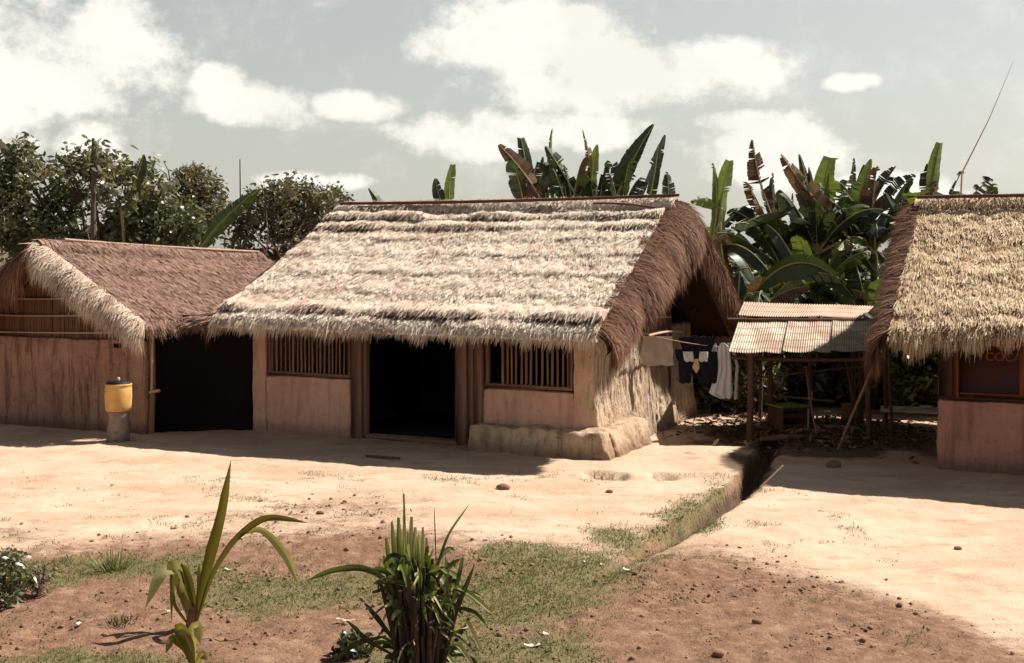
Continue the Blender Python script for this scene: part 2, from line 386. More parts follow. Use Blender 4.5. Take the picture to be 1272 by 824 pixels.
def ground_f(t, b, o):
    c = objco(t); soil = attr(t, 'soil'); gr = attr(t, 'green')
    n1 = t.noise(c, 0.8, 6, 0.6); n2 = t.noise(c, 6, 6, 0.65); n3 = t.noise(c, 28, 4, 0.7); st = t.noise(t.scale(c, (1.3, 3.2, 1)), 1.0, 8, 0.72)
    sand = t.mix(t.smooth(n1, 0.32, 0.68), (0.585, 0.44, 0.325), (0.51, 0.37, 0.26))
    sand = t.mix(t.math('MULTIPLY', t.smooth(t.noise(t.scale(c, (0.4, 1.0, 1)), 1.0, 8, 0.68), 0.44, 0.62), 0.7), sand, (0.45, 0.29, 0.19))
    sand = t.mix(t.math('MULTIPLY', t.smooth(st, 0.50, 0.70), 0.75), sand, (0.41, 0.265, 0.17))
    sand = t.mix(t.math('MULTIPLY', t.smooth(n3, 0.55, 0.70), 0.5), sand, (0.32, 0.185, 0.115))
    earth = t.mix(t.smooth(n2, 0.30, 0.66), (0.28, 0.158, 0.100), (0.175, 0.092, 0.058))
    n4 = t.noise(c, 55, 3, 0.7)
    earth = t.mix(t.math('MULTIPLY', t.smooth(n4, 0.52, 0.66), 0.55), earth, (0.12, 0.06, 0.04))
    earth = t.mix(t.math('MULTIPLY', t.smooth(n4, 0.44, 0.30), 0.4), earth, (0.42, 0.27, 0.18))
    earth = t.mix(t.math('MULTIPLY', t.smooth(n3, 0.55, 0.72), 0.75), earth, (0.12, 0.058, 0.036))
    earth = t.mix(t.math('MULTIPLY', t.smooth(n1, 0.55, 0.75), 0.4), earth, (0.48, 0.33, 0.20))
    k = t.math('ADD', soil, t.math('MULTIPLY', t.math('SUBTRACT', t.math('ADD', t.math('MULTIPLY', n2, .5), t.math('MULTIPLY', st, .5)), 0.5), 2.2))
    col = t.mix(t.smooth(k, 0.0, 1.0), sand, earth)
    g = t.math('ADD', gr, t.math('MULTIPLY', t.math('SUBTRACT', n2, 0.5), 0.8))
    col = t.mix(t.smooth(g, 0.3, 0.85, 0, 0.65), col, (0.15, 0.14, 0.06))
    dark_k = attr(t, 'dark_earth'); col = t.mix(t.smooth(t.math('ADD', dark_k, t.math('MULTIPLY', t.math('SUBTRACT', n2, 0.5), 0.8)), 0.25, 0.8, 0, 0.85), col, (0.085, 0.048, 0.035))
    t.put(b.inputs['Base Color'], col)
    h = t.math('ADD', t.math('MULTIPLY', n2, 0.8), t.math('MULTIPLY', n3, 0.5))
    bump(t, b, t.math('MULTIPLY', h, t.lin(soil, 0, 1, 0.6, 1.0)), 0.9, 0.05)
M['ground'] = mat('packed_earth', ground_f, 0.95)

# ------------------------------------------------------------ ground
LIMX = [-30, -8, -5.4, -3.3, -1.5, -0.3, 0.5, 1.4, 2.2, 2.9, 3.4, 4.0, 5.0, 30]
LIMY = [13.0, 13.2, 13.5, 14.3, 14.9, 13.9, 13.5, 13.5, 13.5, 12.7, 11.8, 10.4, 9.5, 7.0]
GUL = np.array([(4.3, 22.0), (3.75, 20.0), (3.05, 17.7), (2.48, 16.25), (1.92, 15.06), (1.44, 14.03), (0.92, 12.96), (0.40, 11.8), (-0.2, 10.0), (-0.8, 8.0)])
GDEP = np.array([0.12, 0.26, 0.32, 0.28, 0.22, 0.12, 0.05, 0.015, 0.0, 0.0])
def gully(x, y):
    xs = np.interp(y, GUL[::-1, 1], GUL[::-1, 0]); dp = np.interp(y, GUL[::-1, 1], GDEP[::-1])
    d = (x-xs)*0.92+0.05*fbm(x*2.2, y*2.2, 5.0)+0.03*fbm(x*9, y*9, 5.0, 2)
    ch = sstep(-0.03, 0.05, d)*(1-sstep(0.10, 0.42, d))
    dp = dp*sstep(23.5, 21.0, y)
    return dp*ch, d
GRASS = [(-4.15, 12.9, 1.5, 0.75), (-5.0, 10.6, 0.9, 0.6), (-2.2, 12.1, 1.25, 0.9), (-0.9, 12.4, 1.2, 0.9), (0.05, 12.0, 1.1, 1.7), (0.65, 12.9, 0.95, 1.3),
         (1.15, 14.1, 0.5, 0.9), (2.1, 15.3, 0.35, 1.2), (2.75, 16.8, 0.25, 0.9), (-5.6, 11.9, 0.9, 0.9), (-0.2, 10.2, 1.1, 0.8), (0.2, 13.6, 1.0, 0.5), (-3.2, 9.9, 1.5, 0.5)]
def grassmask(x, y):
    m = np.zeros_like(x)
    for cx, cy, rx, ry in GRASS:
        m = np.maximum(m, 1-np.sqrt(((x-cx)/rx)**2+((y-cy)/ry)**2)*0.85)
    g_, d_ = gully(x, y)
    m = np.maximum(m, (0.62-np.abs(d_+.05)*1.1)*sstep(17.6, 16.6, y)*sstep(12.3, 13.5, y))
    m = m+0.45*fbm(x*1.8, y*1.8, 2.0)+0.25*fbm(x*5, y*5, 6.0)-0.04
    return np.clip(m*1.6, 0, 1)
def soilmask(x, y):
    lim = np.interp(x, LIMX, LIMY)+0.45*fbm(x*1.1, y*1.1, 1.0)
    m = sstep(-1.1, 0.9, lim-y)
    light = 0.45*sstep(0.0, 0.6, fbm(x*0.5, y*0.9, 8.0)+0.15)*sstep(18.0, 15.5, y)*(x < -1)
    g_, d_ = gully(x, y)
    bank = sstep(-.10, .0, d_)*sstep(.42, .12, d_)*sstep(12.5, 14, y)*sstep(24, 22, y)
    return np.clip(np.maximum(np.maximum(m, light), bank*1.3), 0, 1)
def dark_earth(x, y):
    # darker brown earth under and in front of the shed, down into the ditch head
    m = 1-np.sqrt(((x-5.3)/2.6)**2+((y-22.0)/2.9)**2)+0.35*fbm(x*1.5, y*1.5, 4.0)
    m2 = 0.9-np.sqrt(((x-3.5)/.55)**2+((y-19.2)/1.7)**2)
    g_, d_ = gully(x, y)
    m = np.maximum(m, sstep(25.5, 27.0, y))
    return np.clip(np.maximum(np.maximum(m*2.2, m2*2), (g_ > .09)*sstep(13.5, 16.5, y)*.8*(d_ < .3)), 0, 1)
def height(x, y):
    g, d = gully(x, y); s = soilmask(x, y)
    z = 0.035*fbm(x*0.45, y*0.45, 0.5)+0.022*fbm(x*2.3, y*2.3, 3.1, 5, .6)+0.010*fbm(x*7, y*7, 6.1, 2)+s*(0.034*fbm(x*5, y*5, 7.0)+0.020*fbm(x*13, y*13, 2.0, 2))
    # low erosion lip in front of the corner of the middle house
    lip = np.interp(x, [0.3, 0.7, 1.5, 2.3, 2.6], [18.9, 18.75, 18.5, 18.4, 18.5])+0.06*fbm(x*5, x*0+1)
    z = z-0.13*sstep(lip, lip-0.05, y)*sstep(lip-0.7, lip-0.05, y)*sstep(0.4, 0.7, x)*sstep(2.5, 2.1, x)*sstep(-0.4, 0.2, vnoise(x*3.3, 4.0))
    far = sstep(60, 200, np.hypot(x, y-20))
    return (z-g)*(1-far)
def axis(lo, hi, d, far):
    a = list(np.arange(lo, hi+1e-6, d)); step = d
    while a[-1] < far: step *= 1.25; a.append(a[-1]+step)
    step = d
    while a[0] > -far: step *= 1.25; a.insert(0, a[0]-step)
    return np.array(a)
gx = axis(-10.5, 9.0, 0.05, 900); gy = axis(8.0, 25.0, 0.05, 1500)
X, Y = np.meshgrid(gx, gy, indexing='ij'); Z = height(X, Y)
g = MB(); g.grid(np.stack([X, Y, Z], -1).reshape(-1, 3), len(gx), len(gy))
ground = g.build('ground', M['ground'], smooth=True); tag(ground, kind='structure')
for nm, arr in (('soil', soilmask(X, Y)), ('green', np.where((Y < 25), grassmask(X, Y), 0.6)), ('dark_earth', dark_earth(X, Y))):
    a = ground.data.attributes.new(nm, 'FLOAT', 'POINT'); a.data.foreach_set('value', arr.ravel().astype(np.float32))

# ------------------------------------------------------------ thatch
def lerp(a, b, t): return a+(b-a)*t
def slope(mb, e0, e1, r0, r1, dens=900, courses=(), lump=0.03, slen=0.34, sw=0.016, mat=0, thick=0.16, tone=(0.15, 1.0), hang=0.22, seed=0, blot=0.25, tuft=1.0, eave=True, under=0):
    """one thatched roof slope between eave e0-e1 and ridge r0-r1: lumpy bundled surface, drooping eave, loose straw"""
    e0, e1, r0, r1 = [np.asarray(p, float) for p in (e0, e1, r0, r1)]
    wid = np.linalg.norm(e1-e0); ln = np.linalg.norm((r0+r1)/2-(e0+e1)/2)
    n = norm(np.cross(e1-e0, r0-e0)); n = n if n[2] > 0 else -n
    down = norm((e0+e1)/2-(r0+r1)/2); along = norm(e1-e0)
    def surf(a, b, sag=True):
        a = np.asarray(a)[..., None]; b = np.asarray(b)[..., None]
        return lerp(lerp(e0, e1, a), lerp(r0, r1, a), b)
    def disp(a, b):
        x0_ = a*wid; s0_ = b*ln
        x = x0_*.86+s0_*.5; s = s0_*.86-x0_*.5
        h = lump*1.0*fbm(x*1.1+seed, s*1.1, seed)+lump*0.45*fbm(x*5+seed, s*3, seed+2, 3)+lump*0.75*fbm(x*14, s*10, seed+4, 2)
        x = x0_; s = s0_
        for (cs, amp) in courses:
            w = cs+0.07*fbm(x*1.3, cs*3+seed, 1.0)+0.035*vnoise(x*5, cs*7)
            A = amp*(0.55+0.7*sstep(-0.45, 0.35, vnoise(x*1.1+seed, cs*5)))
            h = h+A*sstep(w-0.015, w+0.02, s)*(1-sstep(w+0.05, w+0.42, s))
        h = h-0.10*sstep(0.18, 0.0, s)   # rounded eave
        return h
    nu = int(wid/0.05)+2; nv = int(ln/0.04)+2
    a, b = np.meshgrid(np.linspace(0, 1, nu), np.linspace(0, 1, nv), indexing='ij')
    V = surf(a, b)+n*disp(a, b)[..., None]
    cv = 0.35+0.25*fbm(a*wid*6, b*ln*4, seed+9)
    mb.grid(V.reshape(-1, 3), nu, nv, cv.ravel(), mat)
    # underside and eave edge
    Vu = surf(a[::6, ::6], b[::6, ::6])-n*thick; mb.grid(Vu.reshape(-1, 3), *a[::6, ::6].shape, 0.25, under or mat)
    for edge in (0, 1):
        ee = V[0] if edge == 0 else V[-1]; lo = surf(np.full(nv, float(edge)), b[0])-n*thick
        mb.grid(np.stack([ee, lo], 1).reshape(-1, 3), nv, 2, 0.3, mat)
    lo = surf(a[:, 0], np.zeros(nu))-n*thick
    mb.grid(np.stack([V[:, 0], lo], 1).reshape(-1, 3), nu, 2, 0.3, mat)
    # loose straw over the surface
    N = int(dens*wid*ln)
    ra = rng.random(N); rb = rng.random(N)
    # gather into small tufts
    if tuft > 0:
        cl = rng.random(N) < 0.6*tuft; q = np.round(ra*wid/0.09)*0.09/wid; ra = np.where(cl, q+rng.normal(0, 0.018, N)/wid, ra); ra = np.clip(ra, 0, 1)
    P = surf(ra, rb)+n*(disp(ra, rb)+rng.uniform(-0.012, 0.012, N))[:, None]
    clump = fbm((ra*wid*.8+rb*ln*.6)*7, (rb*ln*.8-ra*wid*.6)*6, seed+3, 2)
    lat = rng.normal(0, 0.16, N)+0.35*fbm(ra*wid*2.5, rb*ln*2.5, seed+11)
    D = down[None]+along[None]*lat[:, None]+n[None]*(rng.uniform(0.0, 0.16, N)+0.10*clump)[:, None]
    L = slen*rng.uniform(0.45, 1.15, N)
    side = norm(np.cross(D, n[None]+along[None]*rng.normal(0, 0.35, N)[:, None]))
    t = 0.5+blot*clump*1.2+rng.normal(0, 0.2, N)+0.12*fbm(ra*wid*1.2, rb*ln*1.2, seed+6)
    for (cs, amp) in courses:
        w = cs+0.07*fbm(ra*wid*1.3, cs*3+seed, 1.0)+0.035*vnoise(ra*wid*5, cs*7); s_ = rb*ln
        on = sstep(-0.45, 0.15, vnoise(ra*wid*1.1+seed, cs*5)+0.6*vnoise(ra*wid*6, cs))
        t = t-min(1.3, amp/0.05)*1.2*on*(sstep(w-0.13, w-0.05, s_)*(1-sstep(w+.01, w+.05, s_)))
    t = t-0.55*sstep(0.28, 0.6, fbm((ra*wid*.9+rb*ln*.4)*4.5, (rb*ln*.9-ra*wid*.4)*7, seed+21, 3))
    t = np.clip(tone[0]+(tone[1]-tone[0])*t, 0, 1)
    mb.blades(P, D, side, L, sw*rng.uniform(0.6, 1.5, N), rng.uniform(0.0, 0.12, N), (0.8, 1.0, 0.35), t, mat)
    # straw tips standing over every course
    for (cs, amp) in courses:
        m = int(wid*130*min(1, amp/0.05)); ra = rng.random(m); x = ra*wid
        w = cs+0.07*fbm(x*1.3, cs*3+seed, 1.0)+0.035*vnoise(x*5, cs*7); rb = (w+rng.uniform(0.0, 0.16, m))/ln
        P = surf(ra, rb)+n*(disp(ra, rb)+rng.uniform(-0.03, 0.01, m))[:, None]
        D = down+along*rng.normal(0, 0.2, m)[:, None]+n*rng.uniform(0.0, 0.15, m)[:, None]
        mb.blades(P, D, norm(np.cross(D, n)), rng.uniform(0.1, 0.26, m), sw*rng.uniform(0.8, 1.6, m), 0.1, (1, 1, 0.3), np.clip(0.6+rng.normal(0, .18, m), 0, 1), mat)
    # hanging eave fringe
    if eave:
        m = int(wid*620); ra = rng.random(m); x = ra*wid
        rag = 0.5+0.6*fbm(x*3.5, seed+0.0, 2.0)+0.35*vnoise(x*11, seed)
        rag = np.clip(rag, 0.12, 1.5)
        off = rng.uniform(0.0, 0.24, m)
        P = surf(ra, np.zeros(m))-n*off[:, None]*0.8+down*rng.uniform(-0.16, 0.02, m)[:, None]
        D = down*0.8+along*rng.normal(0, 0.18, m)[:, None]+np.array([0, 0, -1.0])*rng.uniform(0.15, 1.0, m)[:, None]
        L = hang*rag*rng.uniform(0.5, 1.25, m)+0.05
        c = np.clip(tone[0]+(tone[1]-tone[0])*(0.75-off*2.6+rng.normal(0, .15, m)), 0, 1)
        mb.blades(P, D, norm(np.cross(D, n+along*rng.normal(0, 0.5, m)[:, None])), L, sw*rng.uniform(0.6, 1.4, m), rng.uniform(0, 0.4, m), (0.9, 0.8, 0.15), c, mat)
    return n, down, along

def roll(mb, top, bot, out, rad=0.38, taper=1.0, drop=0.55, dens=1500, slen=0.32, sw=0.014, mat=0, tone=(0.0, 1.0), seed=0, shag=1.0, n_up=None, fan=0.0):
    """shaggy verge: thatch rolled over the edge top-bot towards the direction out, hanging down"""
    top, bot, out = [np.asarray(p, float) for p in (top, bot, out)]; out = norm(out)
    ln = np.linalg.norm(top-bot); dn = norm(bot-top); nu = int(ln/0.05)+2; nv = 14
    up = norm(np.cross(out, dn)); up = up if up[2] > 0 else -up
    def surf(a, b):
        a = np.asarray(a); b = np.asarray(b); th = b*math.radians(112)
        rr = rad*(1+(taper-1)*a)*(1+0.38*fbm(a*ln*1.3, b*0+seed, seed)+0.10*fbm(a*ln*6, b*3, seed+1))
        dd = drop*(1+(taper-1)*a)*(1+0.25*fbm(a*ln*1.8, 5+b*0, seed+2))
        p = lerp(top, bot, a[..., None])+out*(np.sin(th)*rr)[..., None]-up*0.0
        p = p+np.array([0, 0, -1.0])*((1-np.cos(th))*dd)[..., None]
        return p+dn*(fan*b*b*0.3)[..., None]
    a, b = np.meshgrid(np.linspace(0, 1, nu), np.linspace(0, 1, nv), indexing='ij')
    mb.grid(surf(a, b).reshape(-1, 3), nu, nv, 0.2, mat)
    mb.grid((surf(a, b)-out*0.10-np.array([0, 0, .05])).reshape(-1, 3), nu, nv, 0.1, mat)
    N = int(dens*ln*0.8); ra = rng.random(N); rb = rng.random(N)**0.8
    P = surf(ra, rb); P2 = surf(ra, np.minimum(rb+0.05, 1.05)); T = norm(P2-P)
    nn = norm(np.cross(T, dn)); nn = np.where((nn@out)[:, None] < 0, -nn, nn)
    D = T*(1-.45*rb)[:, None]+np.array([0, 0, -.45])*rb[:, None]+dn*(0.22+rng.normal(0, 0.34, N)+0.25*fbm(ra*ln*1.2, rb*2, seed))[:, None]+nn*(rng.uniform(-0.05, 0.30*shag, N)+.12*fbm(ra*ln*5, rb*4, seed+4))[:, None]
    clump = fbm(ra*ln*7, rb*2, seed+3, 2)
    c = np.clip(tone[0]+(tone[1]-tone[0])*(0.5+0.5*clump+rng.normal(0, .18, N)), 0, 1)
    mb.blades(P+nn*rng.uniform(-0.02, 0.03, N)[:, None], D, norm(np.cross(D, nn+0.3*rng.normal(0, 1, (N, 3)))), slen*(.35+1.1*rng.random(N)**1.5), sw*rng.uniform(0.6, 1.4, N), rng.uniform(0.0, 0.5, N), (0.9, 0.8, 0.15), c, mat)

def pole(mb, a, b, r=0.02, sag=0.0, n=8, seg=10, col=0.5, wob=0.03, mat=0):
    a = np.asarray(a, float); b = np.asarray(b, float); t = np.linspace(0, 1, seg)[:, None]
    P = a+(b-a)*t; P[:, 2] -= sag*4*(t*(1-t))[:, 0]
    L = np.linalg.norm(b-a); k = rng.uniform(0, 9)
    P[:, 0] += 0.008*L*np.sin(t[:, 0]*7+k)*min(1, L/3); P[:, 1] += 0.006*L*np.cos(t[:, 0]*6+k)*min(1, L/3)
    rr = r*(1+0.10*np.sin(t[:, 0]*L*12+k))
    return mb.tube(P, rr, n, col, mat, wob=wob)

def rough_box(mb, lo, hi, d=0.07, amp=0.018, seed=0, warp=None, skip=(), c=0.5, mat=0):
    """box with subdivided, uneven hand-daubed faces"""
    lo = np.asarray(lo, float); hi = np.asarray(hi, float)
    for k in range(3):
        i, j = [(1, 2), (0, 2), (0, 1)][k]
        ni = max(2, int((hi[i]-lo[i])/d)+2); nj = max(2, int((hi[j]-lo[j])/d)+2)
        for sgn, val in ((-1, lo[k]), (1, hi[k])):
            if (k, sgn) in skip: continue
            A, B = np.meshgrid(np.linspace(lo[i], hi[i], ni), np.linspace(lo[j], hi[j], nj), indexing='ij')
            P = np.zeros(A.shape+(3,)); P[..., i] = A; P[..., j] = B; P[..., k] = val
            x, y, z = P[..., 0], P[..., 1], P[..., 2]
            # soften the arrises
            ctr = (lo+hi)/2; half = (hi-lo)/2; q = (P-ctr)/half; rad = min(0.05, half.min()*0.6)
            e = np.clip((np.abs(P-ctr)-(half-rad))/rad, 0, 1); cnt = np.sqrt((e**2).sum(-1, keepdims=True)); P = P-np.sign(q)*e*rad*(1-1/np.maximum(cnt, 1))
            o = np.stack([fbm(x*2.3+seed, y*2.3, z*2.3), fbm(x*2.3, y*2.3+seed+7, z*2.3), fbm(x*2.3, y*2.3, z*2.3+seed+13)], -1)
            o2 = np.stack([vnoise(x*11+seed, y*11, z*11), vnoise(x*11, y*11+seed+7, z*11), vnoise(x*11, y*11, z*11+seed+3)], -1)
            P = P+amp*o*1.5+amp*0.35*o2
            if warp is not None: P = warp(P)
            mb.grid(P.reshape(-1, 3), ni, nj, c, mat)
    return mb

def slats(mb, x0, x1, z0, z1, y=0.0, step=0.085, r=0.019, lean=0.01):
    x = x0
    while x < x1:
        w = r*random.uniform(0.75, 1.25); l = random.uniform(-lean, lean)
        mb.tube([(x, y, z0), (x+l/2, y+random.uniform(-.008, .008), (z0+z1)/2), (x+l, y, z1)], w, 6, random.random(), wob=0.04)
        x += step*random.uniform(0.82, 1.18)

ROT = -R(24.8); CA, SA = math.cos(ROT), math.sin(ROT)
def Lc(o, x, y, z=0.0): return np.array([o[0]+x*CA-y*SA, o[1]+x*SA+y*CA, z])
A0 = (1.24, 20.1)

# ------------------------------------------------------------ middle house
def middle_house():
    t = thing('thatched_house', 'largest house, in the middle, pale straw thatch, wide dark doorway and two barred windows', 'house', (*A0, 0), ROT)
    L, Wd, H = 6.45, 5.5, 1.85
    T = 0.22
    # front wall panels
    m = MB()
    rough_box(m, (-L, 0, -.1), (-6.14, T, H), seed=1)
    rough_box(m, (-6.14, 0.01, -.1), (-4.40, T, 0.99), seed=2)
    m.build('wall', M['mud'], t, smooth=True); m = MB()
    rough_box(m, (-1.90, 0, -.1), (-0.30, T, 0.95), seed=3)
    rough_box(m, (-0.32, 0, -.1), (0.0, T, H), seed=4)
    m.build('wall', M['mud'], t, smooth=True); m = MB()
    rough_box(m, (-L, Wd-T, -.1), (-.3, Wd, 1.5), d=0.3, seed=5); rough_box(m, (-L, T, -.1), (-L+T, Wd-T, 1.9), d=0.2, seed=6)
    m.build('wall', M['mud'], t, smooth=True)
    # gable wall of rough daub, battered and grooved
    def warp(P):
        y, z = P[..., 1], P[..., 2]; k = np.clip(1-z/1.7, 0, 1.1); back = sstep(1.8, 4.6, y)
        g1 = np.abs(vnoise(y*5.5, z*0.9, 3.0)); g2 = vnoise(y*13, z*1.6, 9.0)
        out = 0.16*k**2+0.05*fbm(y*1.3, z*1.1, 4.0)+0.035*fbm(y*9, z*5, 8.0, 4, .7)-(0.07*sstep(0.14, 0.0, np.abs(vnoise(y*8, z*1.1, 3.0)))*(0.25+0.75*back))+0.022*g2
        out = out-0.10*sstep(3.5, 5.5, y)
        P = P.copy(); P[..., 0] += np.where(P[..., 0] > -0.12, out, 0); return P
    m = MB(); rough_box(m, (-T, 0.0, -.1), (0.02, Wd, 1.80), d=0.022, amp=0.012, seed=9, warp=warp)
    m.build('gable_wall', M['mud_side'], t)
    # straw binding showing through the daub
    N = 5200; P = np.stack([np.full(N, .02), rng.uniform(.05, Wd-.1, N), rng.uniform(.05, 1.75, N)], 1); P = warp(P); P[:, 0] += .004
    D = np.stack([rng.uniform(0.0, .10, N), rng.normal(0, .13, N), -np.ones(N)], 1); m = MB()
    m.blades(P, D, (0, 1, 0), rng.uniform(.08, .34, N), rng.uniform(.006, .014, N), -.02, (.8, 1, .4), np.clip(rng.normal(.42, .2, N), 0, 1)); m.build('straw_binding', M['thatch'], t)
    # reed gable infill and rails
    m = MB(); y = 0.5
    while y < 3.75:
        zt = 3.62-0.60*abs(y-2.6); m.tube([(0.0, y, 1.62), (0.01, y+random.uniform(-.02, .02), 2.4), (0, y, min(zt, 3.5))], random.uniform(0.018, 0.032), 5, random.random(), wob=0.1)
        y += random.uniform(0.03, 0.05)
    m.box((-0.06, 2.3, 2.2), (0.02, 2.9, 1.2), col=0.8)
    m.build('reed_gable', M['reed'], t)
    for z, a, b in ((2.32, 1.9, 3.62), (2.0, 1.9, 3.72), (1.74, 1.6, 3.95)):
        m = MB(); pole(m, (0.07, a, z), (0.09, b, z-0.03), 0.018, -0.02); m.build('gable_rail', M['pole'], t)
    m = MB(); m.tube([(0.0, 3.82, -.05), (0.02, 3.84, 1.6), (0, 3.8, 3.2)], 0.06, 8, 0.4, wob=0.06); m.build('gable_post', M['wood_dark'], t)
    # windows: split bamboo bars in frames
    for (x0, x1, z0, z1) in ((-6.12, -4.42, 1.0, 1.92), (-1.86, -0.33, 0.97, 1.92)):
        fr = MB()
        fr.box(((x0+x1)/2, 0.06, z0+0.03), (x1-x0, 0.12, 0.06), bevel=0.006, col=0.2); fr.box(((x0+x1)/2, 0.06, z1+0.03), (x1-x0, 0.12, 0.06), bevel=0.006)
        for x in (x0+0.03, x1-0.03): fr.box((x, 0.06, (z0+z1)/2), (0.06, 0.11, z1-z0-0.07), bevel=0.006, col=0.3)
        w = fr.build('window', M['wood'], t)
        b = MB(); slats(b, x0+0.09+(0.22 if x0 > -3 else 0), x1-0.07, z0+0.06, z1, 0.05, 0.083 if x0 < -3 else 0.09); b.build('window_bars', M['bamboo'], w)
    # doorway surround
    for x, w, c in ((-4.27, 0.20, 0.3), (-4.12, 0.07, 0.6)):
        m = MB(); m.box((x, 0.02+c*.05, 0.95), (w, 0.14, 2.0), bevel=0.012, col=c); m.build('door_jamb', M['wood'], t)
    for x, w, c in ((-2.27, 0.20, 0.0), (-2.10, 0.10, 0.25), (-1.96, 0.14, 0.1)):
        m = MB(); m.box((x, 0.0+c*.1, 0.95), (w, 0.12, 2.0), bevel=0.012, col=c); m.build('door_jamb', M['wood'], t)
    m = MB(); m.box((-3.2, 0.04, 0.03), (1.75, 0.24, 0.09), bevel=0.02, col=0.6); m.build('door_sill', M['wood'], t)
    m = MB(); m.box((-3.2, 0.05, 1.95), (6.3, 0.12, 0.1), bevel=0.01, col=0.6); m.build('wall_plate', M['wood_dark'], t)
    # dark room inside: back partition and floor
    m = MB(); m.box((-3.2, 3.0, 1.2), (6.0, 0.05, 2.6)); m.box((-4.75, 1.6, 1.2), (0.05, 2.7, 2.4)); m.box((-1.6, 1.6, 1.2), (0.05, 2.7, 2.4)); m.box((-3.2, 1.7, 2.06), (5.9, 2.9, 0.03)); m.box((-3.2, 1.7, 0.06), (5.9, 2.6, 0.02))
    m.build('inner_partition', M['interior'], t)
    # mud ledge round the corner
    m = MB()
    def w2(P):
        P = P.copy(); z = P[..., 2]; k = np.clip(1-z/0.42, 0, 1)
        x, y = P[..., 0], P[..., 1]; f = fbm(x*3.5, y*3.5, z*4)*.6+.6*fbm(x*14, y*14, z*14, 3)*k
        P[..., 1] -= np.where(y < -0.1, 0.10*k+0.07*f, 0); P[..., 0] += np.where(x > 0.2, 0.12*k+0.07*f, 0)
        P[..., 2] += np.where(z > 0.3, 0.05*fbm(x*2.4, y*2.4, 5.0)+0.03*vnoise(x*8, y*8), 0)
        return P
    rough_box(m, (-1.95, -0.36, -.15), (0.32, 0.1, 0.40), d=0.028, amp=0.022, seed=21, warp=w2)
    rough_box(m, (-0.05, -0.10, -.15), (0.36, 1.55, 0.42), d=0.028, amp=0.022, seed=22, warp=w2)
    m.build('ledge', M['mud_side'], t)
    # roof
    x0, x1 = -6.32, 0.55; ze, zr = 2.02, 4.00
    cs = [(0.36, 0.075), (1.05, 0.016), (1.75, 0.018), (2.4, 0.016), (3.0, 0.022), (3.40, 0.065), (3.76, 0.095), (4.10, 0.085)]
    m = MB()
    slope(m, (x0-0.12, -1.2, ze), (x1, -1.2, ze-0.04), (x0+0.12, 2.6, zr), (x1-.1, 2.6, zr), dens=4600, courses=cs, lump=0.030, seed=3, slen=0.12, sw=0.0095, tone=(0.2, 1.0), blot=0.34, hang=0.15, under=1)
    slope(m, (x1, 6.3, 1.6), (x0, 6.3, 1.6), (x1, 2.6, zr), (x0, 2.6, zr), dens=180, seed=13, sw=0.03, under=1, thick=0.2)
    rf = m.build('thatch_roof', [M['thatch'], M['dark_under']], t)
    # ridge cap of pale straw, held down by a long pole
    m = MB(); n = 150; xs = np.linspace(x0+0.1, x1+0.02, n); ang = np.linspace(-1.15, 1.15, 9)
    Xg, Ag = np.meshgrid(xs, ang, indexing='ij'); rr = 0.25+0.02*fbm(Xg*3, Ag*2, 1.0)
    V = np.stack([Xg, 2.6+np.sin(Ag)*rr*0.95, zr-0.14+np.cos(Ag)*rr*0.85], -1); m.grid(V.reshape(-1, 3), n, 9, 0.6)
    N = 5200; xx = rng.uniform(x0+0.1, x1, N); aa = rng.uniform(-1.1, 0.9, N)
    P = np.stack([xx, 2.6+np.sin(aa)*.25, zr-0.13+np.cos(aa)*.225], 1); D = np.stack([rng.normal(0, .25, N), np.sign(aa+0.1)*np.cos(aa), -np.abs(np.sin(aa))], 1)
    D = np.stack([rng.normal(0, .3, N), -np.cos(aa)*1.0, np.sin(aa)*1.0], 1)
    m.blades(P, D, norm(np.cross(D, P-np.array([0, 2.6, zr-.2])*[0, 1, 1]-P*[1, 0, 0])), rng.uniform(.08, .24, N), 0.016, 0.15, (1, 1, .3), np.clip(rng.normal(.6, .2, N), 0, 1))
    m.build('ridge_cap', M['thatch'], rf)
    m = MB(); pole(m, (x0+0.25, 2.34, zr+0.085), (x1+0.12, 2.42, zr+0.13), 0.028, 0.03, seg=30, col=0.7); m.build('ridge_pole', M['wood_dark'], rf)
    m = MB(); pole(m, (x1-1.35, 2.15, zr+0.00), (x1-0.2, 2.2, zr-0.10), 0.018, -0.03, seg=12); m.build('ridge_pole', M['wood_dark'], rf)
    # shaggy russet verges
    m = MB()
    roll(m, (x1-.25, 2.6, zr+.04), (x1-0.14, -1.1, ze), (1, 0.05, 0), rad=0.72, drop=0.42, taper=0.55, dens=8500, seed=5, fan=0.2, slen=0.26, sw=.011)
    roll(m, (x1-.02, 2.6, zr+.04), (x1, 6.3, 1.62), (1, 0.15, 0), rad=0.42, drop=0.42, dens=4800, seed=6, slen=0.28, sw=.011)
    roll(m, (x0+0.12, 2.6, zr), (x0-0.12, -1.15, ze), (-1, 0, 0), rad=0.10, drop=0.18, dens=900, seed=7, slen=0.15)
    m.build('verge_fringe', M['thatch_fringe'], rf)
    return t
middle_house()

